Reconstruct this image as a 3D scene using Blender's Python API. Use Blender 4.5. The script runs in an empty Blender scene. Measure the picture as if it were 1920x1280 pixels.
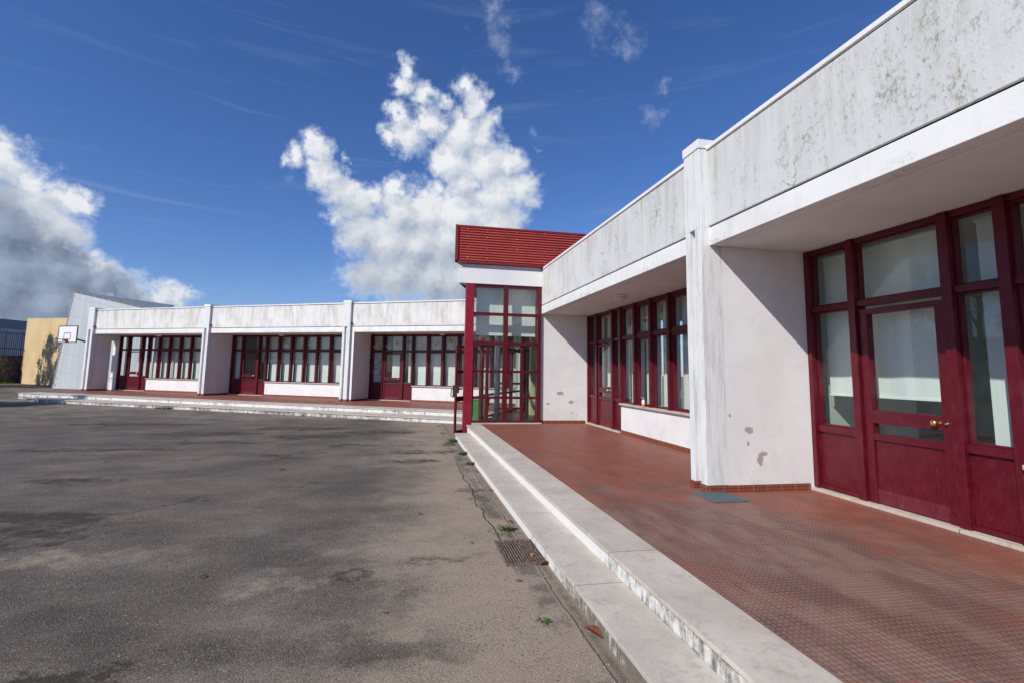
import bpy, bmesh, math, random
from mathutils import Vector, Matrix, noise as mnoise
rad = math.radians
S = bpy.context.scene
# ------------------------------------------------------------------ camera
cd = bpy.data.cameras.new('camera'); cam = bpy.data.objects.new('camera', cd)
S.collection.objects.link(cam); S.camera = cam
yaw, pitch, roll = rad(10.852), rad(6.326), rad(1.042)
Fv = Vector((math.sin(yaw)*math.cos(pitch), math.cos(yaw)*math.cos(pitch), math.sin(pitch)))
Rv = Vector((math.cos(yaw), -math.sin(yaw), 0)); Uv = Rv.cross(Fv)
R2 = Rv*math.cos(roll)+Uv*math.sin(roll); U2 = Uv*math.cos(roll)-Rv*math.sin(roll)
m = Matrix((R2, U2, -Fv)).transposed().to_4x4(); m.translation = Vector((0, 0, 1.472))
cam.matrix_world = m
cd.sensor_width = 36; cd.lens = 922.65*36/1920
cd.shift_x = (960-939.38)/1920; cd.shift_y = -(640-594.39)/1920
cd.clip_start = 0.05; cd.clip_end = 3000
# ------------------------------------------------------------------ light
SUNDIR = Vector((1.0, .727, -.98)).normalized()           # direction the light travels
sun_el = math.asin(-SUNDIR.z); sun_az = math.atan2(-SUNDIR.x, -SUNDIR.y)
ld = bpy.data.lights.new('sun', 'SUN'); ld.energy = 4.4; ld.angle = rad(.53); ld.color = (1, .965, .91)
sun = bpy.data.objects.new('sun', ld); S.collection.objects.link(sun)
sun.rotation_euler = SUNDIR.to_track_quat('-Z', 'Y').to_euler()
S.view_settings.view_transform = 'Standard'; S.view_settings.look = 'None'
S.view_settings.exposure = 0.0; S.view_settings.gamma = 1.0
S.cycles.use_denoising = True
S.cycles.max_bounces = 10; S.cycles.diffuse_bounces = 4; S.cycles.transparent_max_bounces = 24
S.cycles.glossy_bounces = 4
S.cycles.sample_clamp_indirect = 6.0

# ------------------------------------------------------------------ node helper
class NG:
    def __init__(s, tree): s.t = tree; s.N = tree.nodes; s.L = tree.links
    def put(s, inp, v):
        if v is None: return
        if hasattr(v, 'links'): s.L.new(v, inp)
        else:
            try: inp.default_value = v
            except Exception:
                inp.default_value = (*v, 1) if len(v) == 3 else v[:3]
    def node(s, typ, ins=None, **kw):
        n = s.N.new('ShaderNode'+typ)
        for k, v in kw.items(): setattr(n, k, v)
        for k, v in (ins or {}).items(): s.put(n.inputs[k], v)
        return n
    def m(s, op, a, b=None, c=None, clamp=False):
        n = s.node('Math', operation=op, use_clamp=clamp)
        for i, v in enumerate((a, b, c)): s.put(n.inputs[i], v)
        return n.outputs[0]
    def v(s, op, a, b=None, out=0):
        n = s.node('VectorMath', operation=op)
        s.put(n.inputs[0], a)
        if b is not None: s.put(n.inputs['Scale' if op == 'SCALE' else 1], b)
        return n.outputs[out]
    def mul(s, a, b): return s.m('MULTIPLY', a, b)
    def add(s, a, b): return s.m('ADD', a, b)
    def mix(s, f, a, b, blend='MIX'):
        n = s.node('Mix', data_type='RGBA', blend_type=blend, clamp_factor=True)
        s.put(n.inputs[0], f); s.put(n.inputs[6], a); s.put(n.inputs[7], b); return n.outputs[2]
    def noise(s, vec, scale, detail=4, rough=.55, dist=0., out=0):
        n = s.node('TexNoise', {'Vector': vec, 'Scale': scale, 'Detail': detail, 'Roughness': rough, 'Distortion': dist}); return n.outputs[out]
    def mr(s, x, a, b, c=0., d=1., smooth=True):
        n = s.node('MapRange', {0: x, 1: a, 2: b, 3: c, 4: d}, interpolation_type='SMOOTHSTEP' if smooth else 'LINEAR'); return n.outputs[0]
    def comb(s, x, y, z): return s.node('CombineXYZ', {0: x, 1: y, 2: z}).outputs[0]
    def sep(s, vec): return s.node('SeparateXYZ', {0: vec}).outputs
    def maxl(s, l):
        r = l[0]
        for x in l[1:]: r = s.m('MAXIMUM', r, x)
        return r
    def blob(s, pos, c, r):
        """1 at the centre c, 0 at the ellipsoid r, negative outside"""
        d = s.v('MULTIPLY', s.v('SUBTRACT', pos, c), tuple(1/q for q in r))
        return s.m('SUBTRACT', 1., s.v('LENGTH', d, out=1))
def newmat(name):
    mt = bpy.data.materials.new(name); mt.use_nodes = True; t = mt.node_tree; t.nodes.clear(); g = NG(t)
    g.out = g.node('OutputMaterial'); g.pos = g.node('NewGeometry').outputs['Position']
    return mt, g
def principled(g, col, rough=.6, metal=0., bump=None, bstr=.3, bdist=.01, spec=.4, coat=0.):
    p = g.node('BsdfPrincipled', {'Base Color': col, 'Roughness': rough, 'Metallic': metal, 'Specular IOR Level': spec, 'Coat Weight': coat})
    if bump is not None:
        b = g.node('Bump', {'Height': bump, 'Strength': bstr, 'Distance': bdist}); g.put(p.inputs['Normal'], b.outputs[0])
    g.put(g.out.inputs[0], p.outputs[0]); return p
def plain(name, col, rough=.6, metal=0., var=.12, scale=6., bstr=.15, bscale=60., spec=.4, coat=0.):
    mt, g = newmat(name)
    n = g.noise(g.pos, scale, 5, .6)
    c = g.mix(g.mr(n, .3, .7), tuple(x*(1-var) for x in col), tuple(min(1, x*(1+var)) for x in col))
    r = g.mr(n, .3, .7, rough*.85, min(1, rough*1.12))
    principled(g, c, r, metal, g.noise(g.pos, bscale, 3), bstr, .004, spec, coat); return mt

# ------------------------------------------------------------------ sky and clouds (world)
W = bpy.data.worlds.new('World'); S.world = W; W.use_nodes = True
wt = W.node_tree; wt.nodes.clear(); g = NG(wt)
wo = g.node('OutputWorld')
sky = g.node('TexSky', sky_type='NISHITA'); sky.sun_disc = False; sky.sun_elevation = sun_el; sky.sun_rotation = sun_az
sky.altitude = 50; sky.air_density = 1.0; sky.dust_density = .35; sky.ozone_density = 2.6
hs = g.node('HueSaturation', {'Color': g.mix(1., sky.outputs[0], (.93, 1.02, 1.36), 'MULTIPLY'), 'Saturation': 1.10, 'Value': 1.02})
bgs = g.node('Background', {'Color': hs.outputs[0], 'Strength': .088})
D = g.v('NORMALIZE', g.node('TexCoord').outputs['Generated'])
dx, dy, dz = g.sep(D)
az = g.mul(g.m('ARCTAN2', dx, dy), 57.2958); el = g.mul(g.m('ARCSINE', dz), 57.2958)
CL = [(-0.87, 32.24, 1.19), (-1.04, 30.67, 1.41), (1.15, 30.12, 1.39), (5.57, 31.61, 1.43), (6.67, 29.87, 1.84), (3.17, 29.66, 1.0), (-2.09, 27.82, 1.24), (-2.91, 25.65, 1.26), (-0.55, 25.73, 2.32), (1.79, 27.34, 1.87), (5.56, 26.35, 2.79), (8.0, 27.11, 2.12), (4.37, 23.56, 2.86), (8.8, 23.75, 3.27), (11.33, 23.81, 2.18), (13.05, 21.19, 1.99), (9.92, 20.21, 3.13), (14.1, 19.85, 1.07), (5.73, 21.0, 2.23), (2.16, 18.12, 2.95), (5.83, 17.6, 3.41), (10.68, 17.33, 3.0), (-11.03, 24.52, 1.3), (-10.49, 23.23, 1.79), (-12.81, 21.99, 1.3), (-13.82, 21.66, 0.77), (-7.63, 22.79, 0.6), (-9.94, 20.82, 2.05), (-8.3, 19.33, 2.1), (-6.65, 17.83, 2.59), (-4.45, 18.92, 1.7), (-2.22, 20.45, 1.31), (-1.37, 17.87, 2.91), (-8.56, 15.84, 1.24), (-5.84, 14.79, 2.42), (-2.37, 14.43, 3.36), (1.1, 14.66, 3.41), (4.65, 14.85, 3.44), (8.83, 14.57, 3.47), (-4.51, 10.4, 2.47), (-1.06, 10.62, 3.42), (2.93, 10.39, 3.47), (6.41, 10.52, 3.51)]
CR = [(-35.97, 16.24, 2.1), (-35.0, 16.1, 1.67), (-33.44, 15.23, 1.62), (-33.68, 12.49, 3.1), (-31.64, 14.57, 1.36), (-30.73, 14.47, 1.15), (-32.19, 11.0, 2.81), (-35.48, 11.2, 3.73), (-35.07, 6.91, 4.53), (-31.26, 8.39, 3.08), (-29.18, 10.39, 0.85), (-28.66, 7.82, 2.37), (-26.65, 7.09, 1.88), (-24.6, 6.92, 1.58), (-22.87, 6.69, 1.25), (-21.74, 6.43, 0.77), (-32.33, 5.02, 4.02), (-40., 13., 5.), (-44., 8., 6.)]
w1 = g.noise(D, 9, 6, .55, out=1); w2 = g.noise(D, 30, 6, .6, out=1)
warp = g.v('ADD', g.v('SCALE', g.v('SUBTRACT', w1, (.5, .5, .5)), 4.0), g.v('SCALE', g.v('SUBTRACT', w2, (.5, .5, .5)), 2.4))
w3 = g.noise(D, 85, 5, .6, out=1)
warp = g.v('ADD', warp, g.v('SCALE', g.v('SUBTRACT', w3, (.5, .5, .5)), 1.1))
P0 = g.v('ADD', g.comb(az, el, 0.), g.v('MULTIPLY', warp, (1, 1, 0)))
def field(P, lst):
    return g.maxl([g.m('MULTIPLY_ADD', g.v('DISTANCE', P, (a, e, 0.), out=1), -(r**.5)/(r*1.25), r**.5) for a, e, r in lst])
fC = field(P0, CL); fR = field(P0, CR); F0 = g.m('MAXIMUM', fC, fR)
big = g.noise(D, 14, 8, .60); fine = g.noise(D, 55, 8, .62)
Fn = g.add(F0, g.add(g.mul(g.m('SUBTRACT', fine, .5), 1.35), g.mul(g.m('SUBTRACT', big, .5), .5)))
mask = g.mr(Fn, -.12, .92)
# relief: the cloud's own bulges, sampled again a little towards the light, give lit tops and grey undersides
P1 = g.v('ADD', P0, (-.9, 1.5, 0.))
fO = g.m('MAXIMUM', field(P1, CL), field(P1, CR))
relf = g.m('SUBTRACT', fine, g.noise(g.v('ADD', D, tuple(-x*.010 for x in SUNDIR)), 55, 8, .62))
bigo = g.noise(g.v('ADD', D, tuple(-x*.028 for x in SUNDIR)), 14, 8, .60)
rel = g.m('ADD', g.mul(g.m('SUBTRACT', F0, fO), .62), g.m('MULTIPLY_ADD', g.add(g.m('SUBTRACT', big, bigo), g.mul(relf, .4)), 1.15, .55), clamp=True)
DK = [(-34.5, 5.4, 7.2), (-32.0, 8.0, 3.6), (-37.0, 9.0, 6.0), (-28.2, 6.2, 3.4)]
dkR = g.m('MULTIPLY', g.mr(g.maxl([g.m('SUBTRACT', 1., g.m('DIVIDE', g.v('DISTANCE', P0, (a, e, 0.), out=1), r)) for a, e, r in DK]), -.08, .38), 1.0)
dkC = g.m('MULTIPLY', g.mr(g.add(el, g.mul(g.m('SUBTRACT', big, .5), 14.)), 20., 8.), g.mr(fC, .0, 1.2, .35, 1.))
bright = g.mix(rel, (.40, .475, .60), (.86, .875, .90))
greyc = g.mix(rel, (.235, .30, .41), (.36, .425, .53))
cloud = g.mix(g.m('MULTIPLY', dkC, .62), bright, greyc)
cloud = g.mix(dkR, cloud, g.mix(rel, (.15, .195, .29), (.34, .415, .53)))
thin = g.mr(Fn, -.1, .9, .0, 1.0)
cloud = g.mix(thin, g.mix(.5, cloud, (.45, .58, .78)), cloud)
# wisps and cirrus
WS = [(10.24, 35.6, 1.8), (11.66, 33.0, 1.7), (9.2, 38.2, 3), (22.13, 37.83, 3.5), (28.23, 28.08, 1.8), (29.2, 30.3, 1.2), (14.39, 26.81, .9), (26.3, 34.7, 2.2), (15, 25.2, .6), (-13.6, 19.9, 1.0)]
fW = g.maxl([g.m('SUBTRACT', 1., g.m('DIVIDE', g.v('DISTANCE', P0, (a, e, 0.), out=1), r)) for a, e, r in WS])
wisp = g.mul(g.mr(g.add(fW, g.add(g.mul(g.m('SUBTRACT', fine, .5), 2.4), g.mul(g.m('SUBTRACT', big, .5), 2.2))), .0, 1.9), .42)
cir = g.noise(g.comb(g.mul(az, .035), g.mul(el, .42), 3.), 1.6, 8, .62, .6)
cirm = g.mul(g.mul(g.mr(cir, .53, .80), g.mr(el, 2, 30, 1., .45)), .17)
lowh = g.mul(g.mr(el, 7., 0., 0., 1.), .15)
cm = g.m('MAXIMUM', g.m('MAXIMUM', mask, wisp), g.m('MAXIMUM', cirm, lowh))
cc = g.mix(mask, (.62, .71, .86), cloud)
# behind the camera: broken cloud, only seen in reflections and as fill
bgc = g.node('Background', {'Color': cc, 'Strength': 1.0})
mx = g.node('MixShader', {0: cm}); g.L.new(bgs.outputs[0], mx.inputs[1]); g.L.new(bgc.outputs[0], mx.inputs[2])
g.L.new(mx.outputs[0], wo.inputs[0])
W.cycles.sampling_method = 'MANUAL'; W.cycles.sample_map_resolution = 512

# ------------------------------------------------------------------ mesh helpers
class MB:
    def __init__(s): s.v = []; s.f = []
    def poly(s, pts, flip=False):
        i = len(s.v); s.v += [tuple(p) for p in pts]; f = list(range(i, i+len(pts))); s.f.append(f[::-1] if flip else f); return s
    def hull8(s, p):     # p: 4 bottom + 4 top, both counter-clockwise seen from above
        i = len(s.v); s.v += [tuple(q) for q in p]
        for f in ((0, 3, 2, 1), (4, 5, 6, 7), (0, 1, 5, 4), (1, 2, 6, 5), (2, 3, 7, 6), (3, 0, 4, 7)): s.f.append([i+k for k in f])
        return s
    def box(s, x0, x1, y0, y1, z0, z1):
        return s.hull8([(x0, y0, z0), (x1, y0, z0), (x1, y1, z0), (x0, y1, z0), (x0, y0, z1), (x1, y0, z1), (x1, y1, z1), (x0, y1, z1)])
    def prism(s, poly, z0, z1):
        n = len(poly); i = len(s.v)
        s.v += [(p[0], p[1], z0) for p in poly]+[(p[0], p[1], z1) for p in poly]
        s.f.append([i+k for k in range(n)][::-1]); s.f.append([i+n+k for k in range(n)])
        for k in range(n): s.f.append([i+k, i+(k+1) % n, i+n+(k+1) % n, i+n+k])
        return s
    def tube(s, pts, rads, seg=8, caps=True):
        pts = [Vector(p) for p in pts]; base = len(s.v); n = len(pts)
        if not hasattr(rads, '__len__'): rads = [rads]*n
        up = None
        for k, p in enumerate(pts):
            d = (pts[min(k+1, n-1)]-pts[max(k-1, 0)]).normalized()
            if up is None: up = d.orthogonal().normalized()
            up = (up-d*up.dot(d)).normalized(); w = d.cross(up)
            for j in range(seg):
                a = 2*math.pi*j/seg; s.v.append(tuple(p+(up*math.cos(a)+w*math.sin(a))*rads[k]))
        for k in range(n-1):
            for j in range(seg):
                a = base+k*seg+j; b = base+k*seg+(j+1) % seg; s.f.append([a, b, b+seg, a+seg])
        if caps:
            s.f.append([base+j for j in range(seg)][::-1]); s.f.append([base+(n-1)*seg+j for j in range(seg)])
        return s
    def lathe(s, prof, seg=24, c=(0, 0, 0)):
        base = len(s.v)
        for r, z in prof:
            for j in range(seg):
                a = 2*math.pi*j/seg; s.v.append((c[0]+r*math.cos(a), c[1]+r*math.sin(a), c[2]+z))
        for k in range(len(prof)-1):
            for j in range(seg):
                a = base+k*seg+j; b = base+k*seg+(j+1) % seg; s.f.append([a, b, b+seg, a+seg])
        s.f.append([base+j for j in range(seg)][::-1]); s.f.append([base+(len(prof)-1)*seg+j for j in range(seg)])
        return s
    def xf(s, M):
        s.v = [tuple(M @ Vector(p)) for p in s.v]; return s
    def build(s, name, mat, parent=None, bevel=0., smooth=False, label=None, mats=None, fm=None):
        me = bpy.data.meshes.new(name); me.from_pydata(s.v, [], s.f); me.update()
        bm = bmesh.new(); bm.from_mesh(me); bmesh.ops.recalc_face_normals(bm, faces=bm.faces)
        bm.to_mesh(me); bm.free()
        me.materials.append(mat)
        for mm in (mats or []): me.materials.append(mm)
        if fm: me.polygons.foreach_set('material_index', fm)
        o = bpy.data.objects.new(name, me); S.collection.objects.link(o)
        if parent: o.parent = parent
        if smooth: me.polygons.foreach_set('use_smooth', [True]*len(me.polygons))
        if bevel:
            b = o.modifiers.new('bevel', 'BEVEL'); b.width = bevel; b.segments = 2; b.limit_method = 'ANGLE'; b.angle_limit = rad(40)
        if label: o['label'] = label
        return o
def tag(o, label=None, cat=None, group=None, kind=None):
    for k, v in (('label', label), ('category', cat), ('group', group), ('kind', kind)):
        if v: o[k] = v
    return o
def empty(name, loc=(0, 0, 0), rz=0., **kw):
    o = bpy.data.objects.new(name, None); S.collection.objects.link(o); o.location = loc; o.rotation_euler = (0, 0, rz)
    o.empty_display_size = .3; return tag(o, **kw)

# ------------------------------------------------------------------ materials
def streakpos(g, k=1., kz=.12): return g.v('MULTIPLY', g.pos, (k, k, kz))
# fascia: old white paint with olive-grey runs and peeled patches
def mat_fascia():
    mt, g = newmat('weathered white plaster')
    x, y, z = g.sep(g.pos)
    runs = g.noise(streakpos(g, 1., .16), 8, 6, .68); patches = g.noise(g.v('MULTIPLY', g.pos, (1, 1, .55)), 2.2, 5, .6)
    grain = g.noise(g.v('MULTIPLY', g.pos, (1, 1, .6)), 30, 6, .72)
    near = g.mr(g.v('LENGTH', g.v('SUBTRACT', g.pos, (4., 3., 4.)), out=1), 5., 13., 1., 0.)
    a = g.mr(g.add(g.mul(runs, .6), g.mul(patches, .4)), .47, .66)
    olive = g.mul(a, g.mr(grain, .36, .62))
    sp = g.mr(g.add(g.mul(grain, .75), g.mul(patches, .25)), .56, .68)
    c = g.mix(g.mr(patches, .35, .7), (.745, .735, .705), (.65, .64, .60))
    c = g.mix(g.mul(near, g.mr(g.noise(g.pos, 1.7, 6, .65), .2, .7, .55, 1.)), c, (.60, .608, .592))
    c = g.mix(g.mul(olive, g.mr(near, 0, 1, .70, .62)), c, (.37, .345, .24))
    c = g.mix(g.mul(g.mul(g.mr(g.noise(streakpos(g, 1, .05), 5, 5, .6), .52, .68), g.mr(z, 3.3, 4.2)), .45), c, (.42, .38, .25))
    top = g.mul(g.mr(z, 3.75, 4.52), g.mr(g.noise(streakpos(g, 1, .06), 7, 6, .7), .44, .66)); c = g.mix(g.mul(top, .34), c, (.36, .34, .28))
    c = g.mix(g.mul(sp, g.mr(near, 0, 1, .22, .75)), c, (.27, .26, .22))
    pw = g.v('ADD', g.pos, g.v('SCALE', g.v('SUBTRACT', g.noise(g.pos, 5, 5, .7, out=1), (.5, .5, .5)), .5))
    pv = g.mr(g.noise(pw, 2.6, 8, .74), .55, .66); c = g.mix(g.mul(g.mul(pv, g.mr(grain, .40, .58)), g.mul(near, .62)), c, (.25, .245, .20))
    tiny = g.mr(g.noise(g.pos, 14, 9, .8), .655, .70)
    c = g.mix(g.mul(tiny, .8), c, (.19, .18, .16))
    vor = g.node('TexVoronoi', {'Vector': g.v('ADD', g.pos, g.v('SCALE', g.noise(g.pos, 3, 4, out=1), .8)), 'Scale': .9}, feature='DISTANCE_TO_EDGE').outputs[0]
    cr = g.mul(g.mul(g.mr(vor, .012, .0), near), g.mr(g.noise(g.pos, 1.1, 2), .55, .62)); c = g.mix(g.mul(cr, .75), c, (.16, .14, .12))
    principled(g, c, .85, bump=g.add(g.mul(grain, .6), g.mul(sp, -.5)), bstr=.5, bdist=.012, spec=.2); return mt
def mat_white(name, dirt=.35, low=True, chips=()):
    mt, g = newmat(name)
    x, y, z = g.sep(g.pos)
    n1 = g.noise(g.pos, 1.3, 6, .6); n2 = g.noise(g.pos, 22, 5, .65)
    c = g.mix(g.mr(n1, .3, .7), (.80, .79, .765), (.73, .715, .69))
    st = g.mul(g.mr(g.noise(streakpos(g, 1, .2), 5, 5, .65), .5, .75), dirt)
    c = g.mix(st, c, (.50, .49, .44))
    c = g.mix(g.mul(g.mr(g.noise(g.v('MULTIPLY', g.pos, (1, 1, 1.6)), 3.2, 8, .72), .52, .68), .22), c, (.56, .52, .48))
    hx = g.add(x, g.mul(g.m('SUBTRACT', g.noise(g.v('MULTIPLY', g.pos, (1, 1, 1)), 4, 5, .7), .5), .10)); hc = g.mul(g.mul(g.mr(g.m('ABSOLUTE', g.m('SUBTRACT', hx, 4.04)), .005, .001), g.mr(z, .45, .6)), g.mul(g.mr(z, 1.9, 1.6), g.mr(y, 6.2, 6.0))); c = g.mix(g.mul(hc, .6), c, (.30, .26, .22))
    # dark mould specks near the drip edge of the beam and on the pilasters
    sp = g.mul(g.mr(g.noise(g.pos, 38, 6, .78), .60, .68), g.mr(n1, .42, .62))
    c = g.mix(g.mul(sp, dirt*1.4), c, (.17, .18, .19))
    ed = g.mul(g.mul(g.mr(z, 3.34, 3.21), g.mr(g.noise(g.pos, 30, 6, .8), .50, .60)), g.mr(g.noise(g.pos, 1.4, 3), .46, .60)); c = g.mix(g.mul(ed, .75 if dirt > .3 else 0.), c, (.12, .13, .14))
    if low:
        lw = g.mul(g.mr(z, .55, .05), g.mr(g.noise(g.pos, 3.5, 6, .65), .45, .72)); c = g.mix(g.mul(lw, .30), c, (.50, .43, .35))
    h = n2
    if chips:
        wpos = g.v('ADD', g.pos, g.v('SCALE', g.v('SUBTRACT', g.noise(g.pos, 14, 4, .6, out=1), (.5, .5, .5)), .075))
        f = g.maxl([g.blob(wpos, cc_, rr) for cc_, rr in chips]); k = g.mr(f, .0, .10)
        c = g.mix(k, c, g.mix(g.noise(g.pos, 60, 4), (.32, .27, .22), (.50, .45, .38))); h = g.add(n2, g.mul(k, -3.))
    principled(g, c, .8, bump=h, bstr=.35, bdist=.006, spec=.25); return mt
def mat_mould():     # pilaster faces: whitewash with grey vertical mould edges
    mt, g = newmat('mould streaked white plaster')
    x, y, z = g.sep(g.pos)
    n = g.noise(streakpos(g, 1, .10), 16, 7, .7); n2 = g.noise(g.pos, 45, 5, .75); n3 = g.noise(g.pos, 2.1, 4)
    a = g.mul(g.mr(n, .42, .68), g.mr(n3, .25, .65, .35, 1.))
    c = g.mix(g.mul(a, .62), (.74, .735, .71), (.38, .39, .39))
    c = g.mix(g.mul(g.mr(n2, .58, .68), g.mul(a, .9)), c, (.14, .15, .155))
    principled(g, c, .85, bump=n2, bstr=.5, bdist=.008, spec=.2); return mt
M_fascia = mat_fascia()
chips = [((4.45, 5.83, .77), (.06, .1, .05)), ((4.44, 5.83, .60), (.02, .1, .035)), ((4.61, 5.83, .40), (.045, .1, .085)), ((4.66, 5.83, .47), (.05, .1, .03)), ((4.08, 5.83, 1.02), (.018, .1, .05)), ((4.03, 5.83, .86), (.012, .1, .06)), ((4.17, 5.83, .96), (.015, .1, .02)), ((4.02, 5.83, .70), (.012, .1, .06)),
         ((4.56, 14.2, .87), (.11, .1, .055)), ((4.90, 14.2, .61), (.08, .1, .05)), ((4.19, 14.2, .56), (.06, .1, .03)), ((4.92, 14.2, .30), (.025, .1, .025)), ((5.1, 14.2, .25), (.012, .1, .02))]
M_white = mat_white('white painted wall', .10, True, chips)
M_beam = mat_white('white painted beam', .42, False)
M_band = mat_white('clean white band', .06, False)
M_soffit = mat_white('white painted soffit', .05, False)
M_mould = mat_mould()

def mat_paint(name, col, scuff=.5):
    mt, g = newmat(name); n = g.noise(g.pos, 7, 6, .65); n2 = g.noise(g.v('MULTIPLY', g.pos, (1, 1, .3)), 26, 6, .7); x, y, z = g.sep(g.pos)
    c = g.mix(g.mr(n, .35, .7), col, tuple(q*1.25+.004 for q in col))
    low = g.mr(z, 1.2, 0., .35, 1.)
    c = g.mix(g.mul(g.mul(g.mr(n2, .52, .72), low), scuff*.55), c, (.16, .06, .06))
    principled(g, c, g.mr(n2, .35, .7, .32, .5), bump=g.noise(g.pos, 90, 3), bstr=.06, bdist=.003, spec=.35); return mt
M_red = mat_paint('burgundy enamel', (.088, .0036, .010))
M_kick = mat_paint('worn burgundy enamel', (.115, .015, .024), 1.)
M_redcol = mat_paint('crimson enamel', (.23, .007, .022), .25)
M_clad = plain('red steel cladding', (.44, .068, .052), .42, 0, .07, 3, .05)
M_cladtrim = plain('dark red trim', (.24, .018, .020), .45, 0, .08)
M_dark = plain('dark gap', (.015, .014, .013), .9)
M_brass = plain('brass', (.72, .47, .16), .28, 1., .1, 30)
M_steel = plain('steel', (.55, .55, .56), .3, 1.)
M_black = plain('black plastic', (.02, .02, .022), .4)
M_galv = plain('grey enamel pipe', (.60, .64, .66), .45)
def mat_glass():
    mt, g = newmat('window glass')
    ge = g.node('NewGeometry'); cs = g.m('ABSOLUTE', g.v('DOT_PRODUCT', ge.outputs['Incoming'], ge.outputs['Normal'], out=1))
    fr = g.m('MULTIPLY_ADD', g.m('POWER', g.m('SUBTRACT', 1., cs), 5.), .92, .042)
    wob = g.node('Bump', {'Height': g.noise(g.pos, 1.6, 2), 'Strength': .03, 'Distance': .01}).outputs[0]
    gl = g.node('BsdfGlossy', {'Color': (.92, .95, .94, 1), 'Roughness': .004, 'Normal': wob})
    tr = g.node('BsdfTransparent', {'Color': (.87, .93, .90, 1)})
    dirt = g.node('BsdfDiffuse', {'Color': (.5, .5, .47, 1)})
    mx1 = g.node('MixShader', {0: g.m('MULTIPLY_ADD', fr, 1.4, .005, clamp=True)}); g.L.new(tr.outputs[0], mx1.inputs[1]); g.L.new(gl.outputs[0], mx1.inputs[2])
    mx2 = g.node('MixShader', {0: g.mr(g.noise(g.pos, 5, 5, .6), .4, .8, .008, .035)}); g.L.new(mx1.outputs[0], mx2.inputs[1]); g.L.new(dirt.outputs[0], mx2.inputs[2])
    g.L.new(mx2.outputs[0], g.out.inputs[0]); return mt
M_glass = mat_glass()
def mat_blind():
    mt, g = newmat('pale roller blind fabric')
    n = g.noise(g.v('MULTIPLY', g.pos, (1, 1, .25)), 5, 4)
    c = g.mix(g.mr(n, .3, .7), (.84, .87, .83), (.78, .82, .79))
    d = g.node('BsdfDiffuse', {'Color': c, 'Normal': g.node('Bump', {'Height': n, 'Strength': .3, 'Distance': .03}).outputs[0]})
    t = g.node('BsdfTranslucent', {'Color': c}); mx = g.node('MixShader', {0: .12}); g.L.new(d.outputs[0], mx.inputs[1]); g.L.new(t.outputs[0], mx.inputs[2])
    g.L.new(mx.outputs[0], g.out.inputs[0]); return mt
M_blind = mat_blind()
M_room = plain('pale green room wall', (.42, .47, .40), .8, 0, .05)
M_roomfloor = plain('room floor', (.20, .17, .14), .5, 0, .1)
M_wood = plain('beech board', (.42, .27, .14), .5, 0, .1, 8)
def mat_marble():
    mt, g = newmat('worn limestone treads')
    n = g.noise(g.pos, 1.5, 6, .6); n2 = g.noise(g.pos, 9, 7, .68, 1.2); n3 = g.noise(g.pos, 80, 3, .7)
    c = g.mix(g.mr(n, .3, .7), (.60, .54, .455), (.46, .40, .335))
    c = g.mix(g.mul(g.mr(n2, .50, .66), .5), c, (.36, .285, .225))
    c = g.mix(g.mul(g.mr(g.noise(g.pos, 4, 6, .7), .60, .72), .35), c, (.33, .36, .39))
    x, y, z = g.sep(g.pos); cell = g.node('TexWhiteNoise', {'Vector': g.comb(g.m('FLOOR', g.m('DIVIDE', g.m('SUBTRACT', y, g.mr(z, -.1, -.05, 3.82, 4.03)), 1.955)), g.m('FLOOR', g.mul(z, 8.)), 0.)}, noise_dimensions='3D').outputs[0]
    c = g.mix(g.mr(cell, 0., 1., 0., .24), c, (.38, .35, .315))
    fq = g.m('FRACT', g.m('DIVIDE', g.m('SUBTRACT', y, g.mr(z, -.1, -.05, 3.82, 4.03)), 1.955))
    jt = g.mul(g.mr(g.m('ABSOLUTE', g.m('SUBTRACT', fq, .5)), .4955, .4985), g.mr(y, 14.1, 14.0)); c = g.mix(g.mul(jt, .8), c, (.12, .095, .075))
    blot = g.mr(g.noise(g.pos, 2.4, 8, .75), .56, .66); c = g.mix(g.mul(blot, .35), c, (.30, .235, .175))
    c = g.mix(g.mul(g.mr(n3, .56, .68), .4), c, (.27, .23, .19))
    principled(g, c, g.mr(n, .3, .7, .42, .62), bump=n3, bstr=.12, bdist=.003, spec=.35); return mt
def mat_riser():
    mt, g = newmat('mouldy whitewashed riser'); x, y, z = g.sep(g.pos)
    n = g.noise(streakpos(g, 1, .22), 26, 8, .72); pt = g.noise(g.pos, 1.1, 4, .6); f = g.noise(g.pos, 55, 5, .7)
    farleft = g.mr(y, 16., 19., 0., .20); nearm = g.mr(y, 6.5, 2.5, 0., .30); lowr = g.mul(g.mr(z, -.15, -.17), .09); base = g.mul(g.m('SUBTRACT', g.noise(g.v('MULTIPLY', g.pos, (1, 1, 1.5)), 5.5, 5, .7), .5), .55)
    lev = g.add(g.add(farleft, nearm), g.add(lowr, base))
    k = g.mr(g.add(g.add(g.mul(n, .65), g.mul(pt, .5)), lev), .74, .98)
    c = g.mix(k, (.70, .685, .64), g.mix(f, (.085, .075, .062), (.27, .24, .19)))
    principled(g, c, .9, bump=g.add(g.mul(k, -1.), f), bstr=.5, bdist=.006, spec=.15); return mt
M_marble = mat_marble(); M_riser = mat_riser()
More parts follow.
